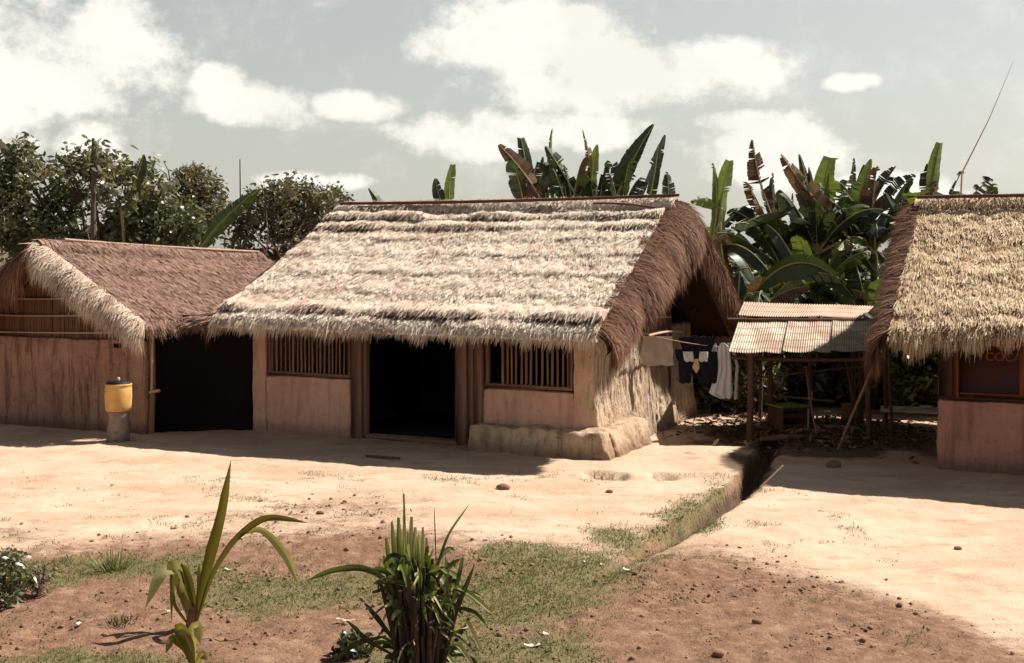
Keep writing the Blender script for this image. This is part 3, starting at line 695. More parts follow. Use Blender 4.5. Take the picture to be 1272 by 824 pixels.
# ------------------------------------------------------------ left house (ridge runs away from the yard)
def left_house():
    t = thing('thatched_house', 'small left house with dark brown old thatch, cream thatch edge and stained mud wall', 'house', (*Lc(A0, -7.77, -1.23)[:2], 0), ROT)
    # local frame: x right, y back, origin at the right end of the front wall
    m = MB()
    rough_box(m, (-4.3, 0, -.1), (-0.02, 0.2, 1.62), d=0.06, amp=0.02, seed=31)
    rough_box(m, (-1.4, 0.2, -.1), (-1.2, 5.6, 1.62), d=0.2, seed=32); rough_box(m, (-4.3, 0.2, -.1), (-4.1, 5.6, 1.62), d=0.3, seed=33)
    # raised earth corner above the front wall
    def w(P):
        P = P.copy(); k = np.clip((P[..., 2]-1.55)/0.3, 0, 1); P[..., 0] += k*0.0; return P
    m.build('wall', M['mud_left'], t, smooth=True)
    m = MB(); m.box((-0.62, 0.0, 1.52), (0.17, 0.03, 0.08), bevel=0.01); m.build('hole_dark_block', M['black'], t)  # black block painting the dark of a small hole in the wall
    m = MB(); x = -4.2
    while x < -0.25:
        zt = 1.70+0.62*max(0, (2.33-abs(x+1.95)))*0.95; m.tube([(x, 0.12, 1.6), (x+.01, 0.12, max(1.7, zt))], random.uniform(.015, .03), 5, random.random(), wob=0.1); x += random.uniform(.035, .055)
    m.box((-2.0, 0.15, 1.95), (3.6, 0.02, 0.75), col=0.9); m.build('reed_gable', M['reed'], t)
    for z, a, b in ((2.34, -3.0, -1.15), (2.03, -3.6, -0.72), (1.72, -4.3, -0.5)):
        m = MB(); pole(m, (a, 0.06, z-0.04), (b, 0.05, z+0.03), 0.018, 0.02); m.build('gable_rail', M['pole'], t)
    m = MB(); m.tube([(0.04, 0.1, -.05), (0.06, 0.12, 0.9), (0.05, 0.1, 1.85)], 0.055, 8, 0.3, wob=0.08); m.build('corner_post', M['wood'], t)
    m = MB(); pole(m, (0.13, 0.0, 0.72), (0.15, 0.02, 1.78), 0.018, 0, col=0.0); pole(m, (0.10, 0.0, 0.74), (0.33, -0.04, 0.78), 0.03, 0.0, seg=5); m.build('door_stake', M['pole'], t)
    # roof
    xr = -9.70+7.77; xe = -7.35+7.77; xl = -12.05+7.77; y0, y1 = -0.52, 5.9; ze = 1.98; zf, zb = 3.32, 3.08
    m = MB()
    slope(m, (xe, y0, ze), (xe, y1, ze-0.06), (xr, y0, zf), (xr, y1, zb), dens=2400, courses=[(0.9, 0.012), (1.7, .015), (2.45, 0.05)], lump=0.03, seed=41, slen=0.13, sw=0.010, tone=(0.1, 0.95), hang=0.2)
    slope(m, (xl, y1, ze), (xl, y0, ze), (xr, y1, zb), (xr, y0, zf), dens=250, seed=43, tone=(0.1, 0.9))
    rf = m.build('thatch_roof', M['thatch_old'], t)
    m = MB()
    roll(m, (xr, y0+.04, zf+.03), (xe+.02, y0+.02, ze-0.02), (0.0, -1, 0), rad=0.28, drop=0.24, taper=0.6, dens=5200, seed=45, slen=0.26, sw=0.011, tone=(0.0, 0.62))
    m.build('verge_fringe', M['thatch'], rf)
    m = MB(); roll(m, (xr, y0, zf), (xl, y0, ze), (0.0, -1, 0), rad=0.3, drop=0.4, dens=1800, seed=46, slen=0.3); m.build('verge_fringe', M['thatch_fringe'], rf)
    n = 90; ys = np.linspace(y0-.1, y1, n); ang = np.linspace(-1.2, 1.2, 8); m = MB()
    Yg, Ag = np.meshgrid(ys, ang, indexing='ij'); rr = 0.2+0.02*fbm(Yg*3, Ag*2, 4.0); zz = np.interp(Yg, [y0, y1], [zf, zb])
    m.grid(np.stack([xr+np.sin(Ag)*rr, Yg, zz-0.08+np.cos(Ag)*rr*0.7], -1).reshape(-1, 3), n, 8, 0.5)
    N = 3000; yy = rng.uniform(y0, y1, N); aa = rng.uniform(-.6, 1.1, N); P = np.stack([xr+np.sin(aa)*.2, yy, np.interp(yy, [y0, y1], [zf, zb])-.07+np.cos(aa)*.14], 1)
    D = np.stack([np.cos(aa), rng.normal(0, .3, N), -np.sin(aa)-.1], 1); m.blades(P, D, (0, 1, 0), rng.uniform(.1, .3, N), .014, .2, (1, 1, .2), rng.uniform(.2, .9, N))
    m.build('ridge_cap', M['thatch_old'], rf)
    m = MB(); pole(m, (xr+.12, y0+.5, zf+.06), (xr+.13, y1-.1, zb+.07), 0.022, 0.02, seg=20); m.build('ridge_pole', M['pole'], rf)
    return t
left_house()

# covered passage between the left and the middle house
def passage():
    t = thing('covered_passage', 'dark roofed passage between the left house and the middle house', 'passage', (*Lc(A0, -7.1, 1.6)[:2], 0), ROT)
    m = MB(); u = np.linspace(0, 1, 12)
    m.box((-0.045, -1.99, 1.0), (1.78, 0.03, 2.1), rz=math.atan2(1.0, 1.24), bevel=.002)  # near-black slab added across the opening, standing for its unlit depth
    m.build('opening_dark_slab', M['interior'], t)
    m = MB()
    slope(m, (-0.75, -2.3, 2.0), (0.6, -2.3, 1.96), (-0.75, 1.2, 2.3), (0.6, 1.2, 2.3), dens=700, seed=61, tone=(.1, .9), hang=0.10); m.build('thatch_roof', M['thatch_old'], t)
passage()

# ------------------------------------------------------------ right house
C0 = (6.18, 18.75)
def right_house():
    t = thing('thatched_house', 'right-hand house with golden thatch, pink mud wall and dark red window screen', 'house', (*C0, 0), ROT)
    m = MB()
    rough_box(m, (0, 0, -.1), (6.0, 0.2, 1.02), seed=51, d=0.06); rough_box(m, (0, 0.2, -.1), (0.2, 5.2, 1.75), d=.1, seed=52)
    rough_box(m, (5.8, 0.2, -.1), (6.0, 5.2, 1.75), d=.3, seed=53); rough_box(m, (0.2, 5.0, -.1), (5.8, 5.2, 1.75), d=.3, seed=54)
    m.build('wall', M['mud_pink'], t, smooth=True)
    m = MB(); m.box((0.12, 0.1, 1.45), (0.2, 0.14, 0.85), bevel=.01, col=0.9); m.box((3.0, 0.08, 1.04), (5.9, 0.18, 0.035), bevel=.005, col=0.9); m.box((3.0, 0.1, 1.9), (6, 0.1, 0.08)); m.build('wall_post', M['wood_dark'], t)
    m = MB(); m.box((0.27, 0.03, 1.46), (0.055, 0.06, 0.80), bevel=.006); m.build('corner_post', M['orange_wood'], t)
    fr = MB(); fr.box((1.6, 0.10, 1.10), (2.6, 0.05, 0.05), bevel=.004, col=0.9); fr.box((1.6, 0.10, 1.84), (2.6, 0.05, 0.05)); fr.box((1.17, 0.085, 1.47), (0.10, 0.03, 0.70), col=0.6); fr.box((2.2, 0.09, 1.47), (0.08, 0.05, 0.70))
    w = fr.build('window', M['orange_wood'], t)
    m = MB(); m.box((1.6, 0.125, 1.47), (2.6, 0.02, 0.72)); m.build('window_screen', M['screen'], w)
    fc = bpy.data.curves.new('lettering', 'FONT'); fc.body = 'COCA COLA'; fc.size = 0.17; fc.extrude = 0.004; fc.offset = 0.004
    tmp = bpy.data.objects.new('lettering', fc); COL.objects.link(tmp)
    dg = bpy.context.evaluated_depsgraph_get(); me = bpy.data.meshes.new_from_object(tmp.evaluated_get(dg)); bpy.data.objects.remove(tmp)
    me.materials.clear(); me.materials.append(M['orange_letter']); me.name = 'lettering'
    lt = bpy.data.objects.new('lettering', me); COL.objects.link(lt); lt.parent = w; lt.location = (0.66, 0.105, 1.60); lt.rotation_euler = (R(90), 0, 0)
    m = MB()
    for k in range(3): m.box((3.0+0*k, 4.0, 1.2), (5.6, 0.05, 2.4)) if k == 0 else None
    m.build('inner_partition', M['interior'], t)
    x0, x1 = -0.50, 6.5; ze, zr = 2.04, 3.96
    m = MB()
    cs = [(0.5, 0.012), (2.0, 0.01), (3.0, 0.01), (3.88, .06)]
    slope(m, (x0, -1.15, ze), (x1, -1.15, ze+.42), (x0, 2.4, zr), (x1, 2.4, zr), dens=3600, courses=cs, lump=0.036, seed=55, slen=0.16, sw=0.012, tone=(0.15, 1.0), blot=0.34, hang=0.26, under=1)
    slope(m, (x1, 6.0, 2.0), (x0-.85, 6.0, 2.0), (x1, 2.4, zr), (x0, 2.4, zr), dens=150, seed=56, sw=.03, under=1)  # unseen rear eave flared outward so the roof shades the tin shed
    rf = m.build('thatch_roof', [M['thatch_gold'], M['dark_under']], t)
    m = MB()
    roll(m, (x0, 2.4, zr+.02), (x0+0.02, -1.12, ze), (-1, -0.15, 0), rad=0.32, drop=0.32, taper=0.6, dens=6000, seed=57, slen=0.28, fan=0.4, sw=.011)
    roll(m, (x0, 2.4, zr+.02), (x0-.85, 6.0, 2.0), (-1, 0.05, 0), rad=0.34, drop=0.4, dens=1200, seed=58, slen=0.3)
    m.build('verge_fringe', M['thatch_fringe'], rf)
    m = MB(); n = 120; xs = np.linspace(x0-.1, x1, n); ang = np.linspace(-1.2, 1.2, 9)
    Xg, Ag = np.meshgrid(xs, ang, indexing='ij'); rr = 0.22+0.02*fbm(Xg*3, Ag*2, 7.0)
    m.grid(np.stack([Xg, 2.4+np.sin(Ag)*rr, zr-0.12+np.cos(Ag)*rr*0.85], -1).reshape(-1, 3), n, 9, 0.6)
    N = 4000; xx = rng.uniform(x0, x1, N); aa = rng.uniform(-1.1, 0.6, N); P = np.stack([xx, 2.4+np.sin(aa)*.22, zr-.11+np.cos(aa)*.19], 1)
    D = np.stack([rng.normal(0, .3, N), -np.cos(aa), np.sin(aa)], 1); m.blades(P, D, (1, 0, 0), rng.uniform(.08, .24, N), .016, .15, (1, 1, .3), np.clip(rng.normal(.55, .2, N), 0, 1))
    m.build('ridge_cap', M['thatch_gold'], rf)
    m = MB(); pole(m, (x0-.1, 2.22, zr+.09), (x1-.5, 2.26, zr+.10), 0.028, 0.0, seg=30, col=.5); m.build('ridge_pole', M['wood_dark'], rf)
right_house()

# ------------------------------------------------------------ tin-roofed shed
def shed():
    base = np.array([4.0, 21.5, 0])
    t = thing('tin_shed', 'low open shed of dark poles with two-tier rusty corrugated tin roof, beside the clothesline', 'shed', base)
    def sheet(a, b, c, d, k=0.0, name='roof_sheet', waves=30):
        a, b, c, d = [np.asarray(p)-base for p in (a, b, c, d)]   # a-b lower edge, c-d upper edge
        nu, nv = waves*5+1, 14; u, v = np.meshgrid(np.linspace(0, 1, nu), np.linspace(0, 1, nv), indexing='ij')
        P = lerp(lerp(a, b, u[..., None]), lerp(c, d, u[..., None]), v[..., None])
        nn = norm(np.cross(b-a, c-a)); nn = nn if nn[2] > 0 else -nn
        P = P+nn*(0.009*np.sin(u*waves*2*math.pi)+0.012*fbm(u*4, v*2, 3.0)-0.006)[..., None]
        P[..., 2] -= (0.03*np.abs(np.sin(u*math.pi*1.5)))*(1-v)
        m = MB(); m.grid(P.reshape(-1, 3), nu, nv, k); m.grid((P-nn*0.004).reshape(-1, 3), nu, nv, k)
        return m.build(name, M['tin'], t)
    a, b = W(905, 436, 21.5), W(1092, 438, 21.3); c, d = W(917, 400, 23.0), W(1090, 401, 22.9)
    mid1, mid2 = lerp(a, b, 0.36), lerp(c, d, 0.36); m3, m4 = lerp(a, b, 0.68), lerp(c, d, 0.68)
    up = np.array([0, 0, .018])
    sheet(a, mid1+[.03, 0, 0], c, mid2+[.03, 0, 0], 0.05, waves=22); sheet(mid1+up, m3+up, mid2+up, m4+up, 0.2, waves=20); sheet(m3+up*2, b+up*2, m4+up*2, d+up*2, 0.1, waves=20)
    sheet(W(917, 391, 23.05), W(1070, 393, 22.95), W(924, 375, 24.0), W(1086, 380, 24.0), 0.95, waves=52)
    # timbers
    m = MB(); pole(m, W(905, 398, 23.05)-base, W(1092, 399, 22.95)-base, 0.05, 0.0, seg=12); m.build('ridge_beam', M['wood_dark'], t)
    m = MB(); pole(m, W(908, 444, 21.7)-base, W(1090, 446, 21.5)-base, 0.035, 0.03, seg=12); m.build('eave_beam', M['wood_dark'], t)
    for (px, Yd, zt, r) in ((933, 21.55, 1.48, .055), (1078, 21.5, 1.45, .05), (957, 23.0, 1.9, .05), (1006, 23.2, 1.9, .04), (1070, 23.2, 1.9, .05), (945, 24.0, 2.1, .035), (1060, 24.0, 2.1, .04), (1100, 22.4, 1.7, .035)):
        x = (px-636)/FPX*Yd; m = MB(); m.tube([np.array([x+random.uniform(-.04, .04), Yd, -0.25])-base, np.array([x, Yd, 0.8])-base, np.array([x+random.uniform(-.04, .04), Yd, zt])-base], r, 8, random.random(), wob=0.05); m.build('post', M['wood_dark'], t)
    for a_, b_, r in ((W(968, 492, 23.1), W(1036, 499, 23.2), .022), (W(925, 480, 21.7), W(962, 452, 23.0), .025), (W(930, 470, 22), W(1075, 455, 23.2), .02)):
        m = MB(); pole(m, a_-base, b_-base, r, 0.0); m.build('cross_rail', M['wood'], t)
    return t
shed()
m = MB(); p0 = G(1040, 560); p1 = W(1090, 440, 20.6); pole(m, [0, 0, 0], p1-p0, 0.024, 0.02, col=0.1)
o = m.build('leaning_pole', M['bamboo']); o.location = p0; tag(o, 'long thin bamboo pole leaning against the right end of the tin shed', 'pole')

for i, (a_, b_, r, lb) in enumerate(((G(1015, 545), W(1000, 455, 22.6), .02, 'thin stake leaning in the middle of the tin shed'), (G(1065, 535), W(1052, 450, 22.8), .03, 'dark stake standing beside the leaning bamboo pole'), (G(948, 540), W(975, 470, 22.9), .018, 'slanting stick between the two left posts of the tin shed'), (G(1108, 545), W(1104, 440, 21.6), .03, 'upright stake between the leaning pole and the plank table'))):
    m = MB(); pole(m, (0, 0, 0), b_-a_, r, 0, col=.5); o = m.build('stake', M['wood_dark' if i else 'bamboo']); o.location = a_; tag(o, lb, 'stake', 'loose stakes in the tin shed')
# green-topped crate, table, logs and stumps in the shed
def crate():
    p = W(978, 512, 22.6); p[2] = 0.02; t = thing('crate', 'wooden crate with green lid and white end under the tin shed', 'crate', p, 0.35)
    m = MB(); m.box((0, 0, 0.22), (0.5, 0.5, 0.40), bevel=.01, col=.8)
    for z in (0.1, 0.25, 0.38): m.box((0, -0.255, z), (0.48, 0.012, 0.09), bevel=.003)
    m.build('body', M['wood_dark'], t)
    m = MB(); m.box((0, 0, 0.445), (0.56, 0.58, 0.03), bevel=.006); m.build('lid', M['green_paint'], t)
    m = MB(); m.box((0.27, 0.0, 0.24), (0.02, 0.52, 0.34), bevel=.004); m.build('end_board', M['white_board'], t)
crate()
def table():
    p = W(1135, 515, 22.3); p[2] = 0; t = thing('table', 'low plank table with pale top standing behind the right house corner', 'table', p, -0.3)
    m = MB()
    for k in range(4): m.box((0, -0.3+0.2*k, 0.42), (1.1, 0.19, 0.03), bevel=.004)
    m.build('tabletop', M['white_board'], t)
    for sx in (-.48, .48):
        for sy in (-.32, .32): m = MB(); m.tube([(sx, sy, 0), (sx, sy, 0.4)], 0.03, 6); m.build('leg', M['wood_dark'], t)
    for k, (x, y) in enumerate(((-.3, -.1), (0.25, 0.1))):
        q = np.array([p[0]+x, p[1]+y, 0.437]); m = MB(); a = np.linspace(0, 2*math.pi, 24, endpoint=False)
        prof = [(0.0, 0), (0.07, 0), (0.12, 0.035), (0.125, 0.04), (0.11, .034), (0.06, .012), (0.0, .01)]
        V = np.array([[r*math.cos(b), r*math.sin(b), z] for r, z in prof for b in a]); n = 24
        F = [[i*n+j, i*n+(j+1) % n, (i+1)*n+(j+1) % n, (i+1)*n+j] for i in range(len(prof)-1) for j in range(n)]
        m.add(V, F); o = m.build('plate', M['white_cloth'], smooth=True); o.location = q
        tag(o, ['white dish on the left half of the pale plank table', 'white dish on the right half of the pale plank table'][k], 'dish', 'dishes on the plank table')
table()
logs = [(975, 548, 0.9, .3), (1002, 540, 0.8, -.2), (1022, 534, 0.7, .5), (990, 532, 0.6, .1), (1045, 536, .7, -.5), (968, 534, .5, .8)]
for i, (px, py, L, a) in enumerate(logs):
    p = G(px, py); m = MB(); m.tube([(-L/2, 0, .05), (0, .02, .055), (L/2, 0, .05)], [.045, .05, .04], 8, random.random(), wob=.06)
    o = m.build('firewood_log', M['pole' if i in (1, 4) else 'wood']); o.location = p; o.rotation_euler = (0, 0, a)
    tag(o, ['dark log lying nearest the front post of the tin shed', 'pale split log in the middle of the firewood under the shed', 'brown log turned sideways at the back of the firewood', 'short brown log between the crate and the firewood', 'pale log at the right end of the firewood', 'shortest dark log beside the second shed post'][i], 'log', 'firewood lying under the tin shed')
for i, (px, py, h, r) in enumerate(((957, 529, .2, .09), (1078, 532, .12, .08), (1055, 525, .35, .14), (1080, 500, .65, .16))):
    p = G(px, py); m = MB(); a = rng.random(9)
    m.tube([(0, 0, -.03), (0, 0, h*.6), (0, 0, h)], [r*1.1, r, r*.95], 10, .2, wob=.05)
    o = m.build('chopping_stump', M['pole' if i < 2 else 'stone']); o.location = p
    tag(o, ['small pale stump at the foot of the second shed post', 'small pale stump right of the leaning pole', 'short brown stump near the foot of the leaning pole', 'tallest brown stump, standing behind the leaning pole'][i], 'stump', 'stumps by the tin shed')

# ------------------------------------------------------------ clothesline
LA = Lc(A0, 0.28, 1.9, 1.76); LB = np.array([4.02, 21.95, 1.52])
m = MB(); pole(m, (0, 0, 0), LB-LA, 0.007, 0.05, n=5, seg=24, wob=0, col=0); o = m.build('clothesline', M['pole']); o.location = LA
tag(o, 'thin sagging clothesline from the middle house gable to the tin shed', 'clothesline')
m = MB(); q0 = Lc(A0, .42, 1.55, 1.77); q1 = Lc(A0, .36, 3.5, 1.72); pole(m, (0, 0, 0), q1-q0, 0.022, -0.03, n=7, seg=10, col=0)
def cloth(mb, rows, Yd, fold=0.02, nf=5, ph=0.0, nx=22, lean=0.0):
    """rows: (py, px0, px1) from top to bottom at depth Yd"""
    ny = 26; r = np.array(rows, float); ys = np.linspace(r[0, 0], r[-1, 0], ny)
    V = np.zeros((ny, nx, 3)); u = np.linspace(0, 1, nx)
    for i, py in enumerate(ys):
        x0 = np.interp(py, r[:, 0], r[:, 1]); x1 = np.interp(py, r[:, 0], r[:, 2]); t = i/(ny-1)
        P0, P1 = W(x0, py, Yd), W(x1, py, Yd); V[i] = P0+(P1-P0)*u[:, None]
        V[i, :, 1] += fold*(0.3+0.9*t)*np.sin(u*nf*2*math.pi+ph+t*1.2)+lean*t+0.01*vnoise(u*6, t*4, ph)
        V[i, :, 2] += 0.012*t*vnoise(u*5, 2.0, ph)
    mb.grid(V.reshape(-1, 3), ny, nx)
    V2 = V.copy(); V2[..., 1] += 0.006; mb.grid(V2.reshape(-1, 3), ny, nx)
    return mb
def hang(name, label, pos, parts, cat='garment'):
    t = thing(name, label, cat, pos, group='laundry on the clothesline')
    for pn, rows, Yd, mt, kw in parts:
        m = MB(); cloth(m, rows, Yd, **kw); o = m.build(pn, M[mt], smooth=True); o.data.transform(__import__('mathutils').Matrix.Translation(-Vector(pos))); o.parent = t
    return t
yd = 21.85
hang('hanging_cloth', 'plain beige cloth hanging nearest the middle house gable', W(818, 452, yd), [('cloth', [(418, 799, 835), (435, 797, 836), (449, 797, 836), (454, 798, 837)], yd, 'beige_cloth', dict(fold=.012, nf=2))], 'cloth')
hang('hanging_garment', 'black garment with two white pockets and peach tie, hanging on the clothesline', W(866, 478, yd), [
    ('body', [(419, 843, 889), (428, 845, 887), (437, 849, 882), (446, 850, 881)], yd, 'black_cloth', dict(fold=.01, nf=3)),
    ('leg', [(434, 838, 850), (446, 840, 862), (450, 843, 862), (476, 844, 858)], yd-.02, 'black_cloth', dict(fold=.015, nf=1)),
    ('leg', [(437, 880, 891), (448, 872, 892), (454, 869, 892), (476, 870, 891)], yd-.02, 'black_cloth', dict(fold=.015, nf=1)),
    ('pocket', [(437, 848, 861), (449, 850, 862)], yd-.06, 'white_cloth', dict(fold=.002, nf=1)),
    ('pocket', [(437, 869, 880), (449, 868, 879)], yd-.06, 'white_cloth', dict(fold=.002, nf=1)),
    ('tie', [(446, 863, 868), (458, 860, 869), (463, 864, 866)], yd-.05, 'peach_cloth', dict(fold=.004, nf=1, nx=8))])
hang('hanging_dress', 'long white dress hanging at the shed end of the clothesline', W(900, 495, yd), [
    ('body', [(426, 896, 900), (431, 892, 906), (440, 891, 908), (460, 891, 909), (480, 884, 910), (490, 881, 911), (495, 892, 908)], yd, 'white_cloth', dict(fold=.03, nf=3)),
    ('sleeve', [(426, 903, 908), (437, 909, 914), (455, 914, 918), (470, 913, 917), (496, 912, 916)], yd+.05, 'grey_cloth', dict(fold=.01, nf=1, nx=8)),
    ('sleeve', [(427, 888, 890), (436, 884, 891), (440, 883, 891)], yd+.04, 'grey_cloth', dict(fold=.01, nf=1, nx=8))])
o = m.build('bamboo_rod', M['pole']); o.location = q0; tag(o, 'pale bamboo rod above the beige cloth at the gable of the middle house', 'rod')

# ------------------------------------------------------------ yellow tub on a post
def tub():
    p = G(147, 548); a = np.linspace(0, 2*math.pi, 32, endpoint=False)
    def lathe(prof, n=32):
        m = MB(); V = np.array([[r*math.cos(b), r*math.sin(b), z] for r, z in prof for b in a])
        m.add(V, [[i*n+j, i*n+(j+1) % n, (i+1)*n+(j+1) % n, (i+1)*n+j] for i in range(len(prof)-1) for j in range(n)]); return m
    m = lathe([(0, -.05), (.19, -.05), (.185, .2), (.165, .35), (.175, .48), (.17, .50), (0, .50)])
    for arr in m.v: arr += 0.012*np.stack([fbm(arr[:, 0]*9, arr[:, 1]*9, arr[:, 2]*7+k) for k in (0, 5, 9)], 1)
    o = m.build('concrete_post', M['concrete'], smooth=True); o.location = p; tag(o, 'short worn round concrete post under the yellow tub', 'post')
    t = thing('water_tub', 'yellow plastic tub with black lid standing on a short post by the left house', 'tub', (p[0], p[1], 0.505))
    lathe([(0, 0), (.195, 0), (.205, .01), (.215, .1), (.225, .25), (.22, .38), (.212, .42), (.222, .43), (.222, .45), (.205, .455), (.2, .43)]).build('tub_body', M['yellow'], t, smooth=True)
    lathe([(.2, .445), (.2, .47), (.17, .49), (.06, .50), (0, .505)]).build('lid', M['black'], t, smooth=True)
    m = MB(); m.tube([(0, 0, .495), (0, 0, .53), (0, 0, .56)], [.014, .03, .02], 10); m.build('knob', M['paper'], t, smooth=True)
tub()

# ------------------------------------------------------------ trees
def leafcloud(mb, C, per, L, Wd, spread=0.20, c0=0.5, cs=0.2, droop=0.5, shapes=(0.25, 1.0, 0.8, 0.1), upb=0.1):
    N = len(C)*per; P = np.repeat(C, per, 0)+rng.normal(0, spread*0.45, (N, 3))
    D = norm(rng.normal(0, 1, (N, 3))*[1, 1, .7]+[0, 0, upb]); S = norm(np.cross(D, rng.normal(0, 1, (N, 3))))
    cl = np.repeat(rng.normal(c0, cs, len(C)), per)+rng.normal(0, .10, N)
    mb.blades(P, D, S, L*rng.uniform(.55, 1.15, N), Wd*rng.uniform(.7, 1.2, N), droop*rng.uniform(0, 1, N), shapes, np.clip(cl, 0, 1))
def blobpts(blobs, n):
    out = []; w = np.array([b[3]*b[4]*b[5] for b in blobs]); w = w/w.sum()
    for b, k in zip(blobs, (w*n).astype(int)+6):
        d = norm(rng.normal(0, 1, (k, 3))); r = rng.uniform(0.25, 1.12, (k, 1))**0.6; out.append(np.array(b[:3])+d*r*np.array(b[3:6]))
    return np.concatenate(out)
def tree(name, label, base, blobs, n, per, L, Wd, mt, trunk_r=0.14, group=None, c0=.45, spread=.2, height=None, holes=0.0):
    base = np.asarray(base, float); t = thing(name, label, 'tree', base, group=group); m = MB()
    C = blobpts(blobs, n)
    if holes: C = C[fbm(C[:, 0]*0.9, C[:, 1]*.9, C[:, 2]*.9, 3) > -holes]
    leafcloud(m, C-base, per, L, Wd, spread, c0); m.build('crown', M[mt], t)
    m = MB(); fork = np.array([0, 0, height or 2.0]); m.tube([[0, 0, -.1], fork*0.5+[.06, 0, 0], fork], [trunk_r, trunk_r*.85, trunk_r*.7], 10, .4, wob=.05)
    for b in blobs:
        e = np.array(b[:3])-base; midp = (fork+e)/2+rng.normal(0, .15, 3)
        m.tube([fork, midp, e], [trunk_r*.5, trunk_r*.3, trunk_r*.12], 6, .4)
        for k in range(4):
            q = e+norm(rng.normal(0, 1, 3))*np.array(b[3:6])*.9; m.tube([midp*.4+e*.6, (e+q)/2, q], [trunk_r*.2, trunk_r*.12, .008], 5, .4)
    m.build('trunk', M['bark'], t); return t
def BL(px, py, Yd, rx, ry, d=1.0):   # crown lobe: centre, radii in metres
    c = W(px, py, Yd); k = Yd/FPX; return (c[0], c[1], c[2], rx*k, d, ry*k)
Yt = 31.0
tree('broadleaf_tree', 'dark glossy broadleaf tree behind the left house, tallest crown on the left', (W(120, 0, Yt)[0], Yt, 0),
     [BL(40, 235, Yt, 55, 50), BL(35, 195, Yt, 30, 22), BL(95, 225, Yt+.6, 55, 42, 1.3), BL(150, 240, Yt-.4, 60, 48, 1.3), BL(75, 285, Yt, 80, 40, 1.3), BL(190, 285, Yt, 70, 40, 1.2), BL(14, 298, Yt, 18, 12, .5), BL(110, 198, Yt, 20, 18, .6), BL(4, 180, Yt, 14, 14, .5)],
     1150, 22, .20, .08, 'leaf', c0=.5, spread=.24, height=2.2, holes=.13)
tree('broadleaf_tree', 'sparser grey-green tree right of the dark glossy tree behind the left house', (W(225, 0, 33)[0], 33, 0),
     [BL(215, 222, 33, 38, 24), BL(252, 225, 33, 26, 18), BL(235, 262, 33, 48, 36, 1.1), BL(205, 290, 33, 50, 30)], 560, 22, .14, .06, 'leaf_dry', c0=.55, spread=.22, height=2.6, holes=.12)
tree('broadleaf_tree', 'round leafy tree with bare branches between the left house and the middle house', (W(365, 0, 30)[0], 30, 0),
     [BL(358, 245, 30, 42, 20), BL(405, 255, 30, 30, 20), BL(335, 275, 30, 40, 28), BL(375, 290, 30, 55, 38, 1.2), BL(320, 300, 30, 32, 25)], 620, 22, .15, .065, 'leaf_dry', c0=.45, spread=.22, height=2.4, holes=.2)
# bare pinkish branches in front of the round tree
m = MB()
for pts in (((326, 345), (333, 300), (331, 262)), ((333, 298), (345, 312), (352, 330)), ((338, 310), (362, 300), (378, 275)), ((333, 318), (322, 300), (318, 285))):
    m.tube([W(x, y, 28.9)-W(330, 345, 28.9) for x, y in pts], [.025, .016, .008], 6, 0.1)
m.tube([(0, 0, 0), (0.02, 0, -1.3), (0, 0, -2.6)], [.045, .06, .07], 7)
o = m.build('bare_sapling', M['pole']); o.location = W(330, 345, 28.9); tag(o, 'bare pale forked sapling in front of the round leafy tree', 'tree')
m = MB(); b0 = W(116, 300, 30); m.tube([(0, 0, -2.9), (0, 0, 0), W(116, 225, 30)-b0, W(116, 172, 30)-b0], [.09, .07, .055, .035], 7, .3)
N = 60; zz = rng.uniform(1.2, 2.3, N); m.blades(np.stack([np.full(N, .03), np.zeros(N), zz], 1), norm(rng.normal(0, 1, (N, 3))), (0, 1, 0), .14, .05, 1.0, (1, .8, .2), .5)
o = m.build('dead_palm_trunk', M['bark']); o.location = b0; tag(o, 'thin dead trunk rising out of the dark glossy tree', 'tree')
m = MB(); b0 = W(299, 330, 33); m.tube([(0, 0, -2.9), (0, 0, 1), W(298, 198, 33)-b0], [.03, .022, .014], 6, .2); o = m.build('antenna_mast', M['wood_dark']); o.location = b0; tag(o, 'thin upright mast behind the left house roof, left of the round tree', 'mast')
m = MB(); b0 = W(1180, 300, 25); b0[2] = 0; tip = W(1258, 78, 25); mid = W(1195, 215, 25)
m.tube([(0, 0, 0), mid-b0, (mid+tip)/2-b0+np.array([.04, 0, -.01]), tip-b0], [.03, .017, .009, .003], 6, .0); o = m.build('bamboo_pole', M['pole']); o.location = b0; tag(o, 'tall thin bamboo pole leaning right above the right house ridge', 'pole')
# palm frond tips at the far left edge
t = thing('palm_tree', 'palm whose frond tips just reach into the picture at the left edge', 'tree', (W(-60, 0, 30)[0], 30, 0))
m = MB(); top = W(-60, 160, 30)-np.array(t.location); m.tube([(0, 0, 0), top*.5+[.1, 0, 0], top], [.14, .11, .09], 10, wob=.04); m.build('trunk', M['bark'], t)
for k in range(11):
    az = k*2*math.pi/11; L = 1.25; m = MB(); s = np.linspace(0, 1, 12); P = top+np.stack([np.cos(az)*s*L, np.sin(az)*s*L, .45*s*L-.75*s*s*L], 1)
    m.tube(P, np.linspace(.02, .004, 12), 5); T = norm(np.gradient(P, axis=0)); idx = np.repeat(np.arange(1, 12), 8); N = len(idx); sgn = np.where(np.arange(N) % 2, 1, -1)
    side = np.stack([-np.sin(az)*np.ones(N), np.cos(az)*np.ones(N), np.zeros(N)], 1)*sgn[:, None]; D = norm(T[idx]*.7+side+[0, 0, -.25])
    m.blades(P[idx]+T[idx]*rng.uniform(-.05, .05, N)[:, None], D, (0, 0, 1), .38, .028, .4, (1, .8, .1), rng.uniform(.3, .9, N)); m.build('frond', M['leaf_dry'], t)

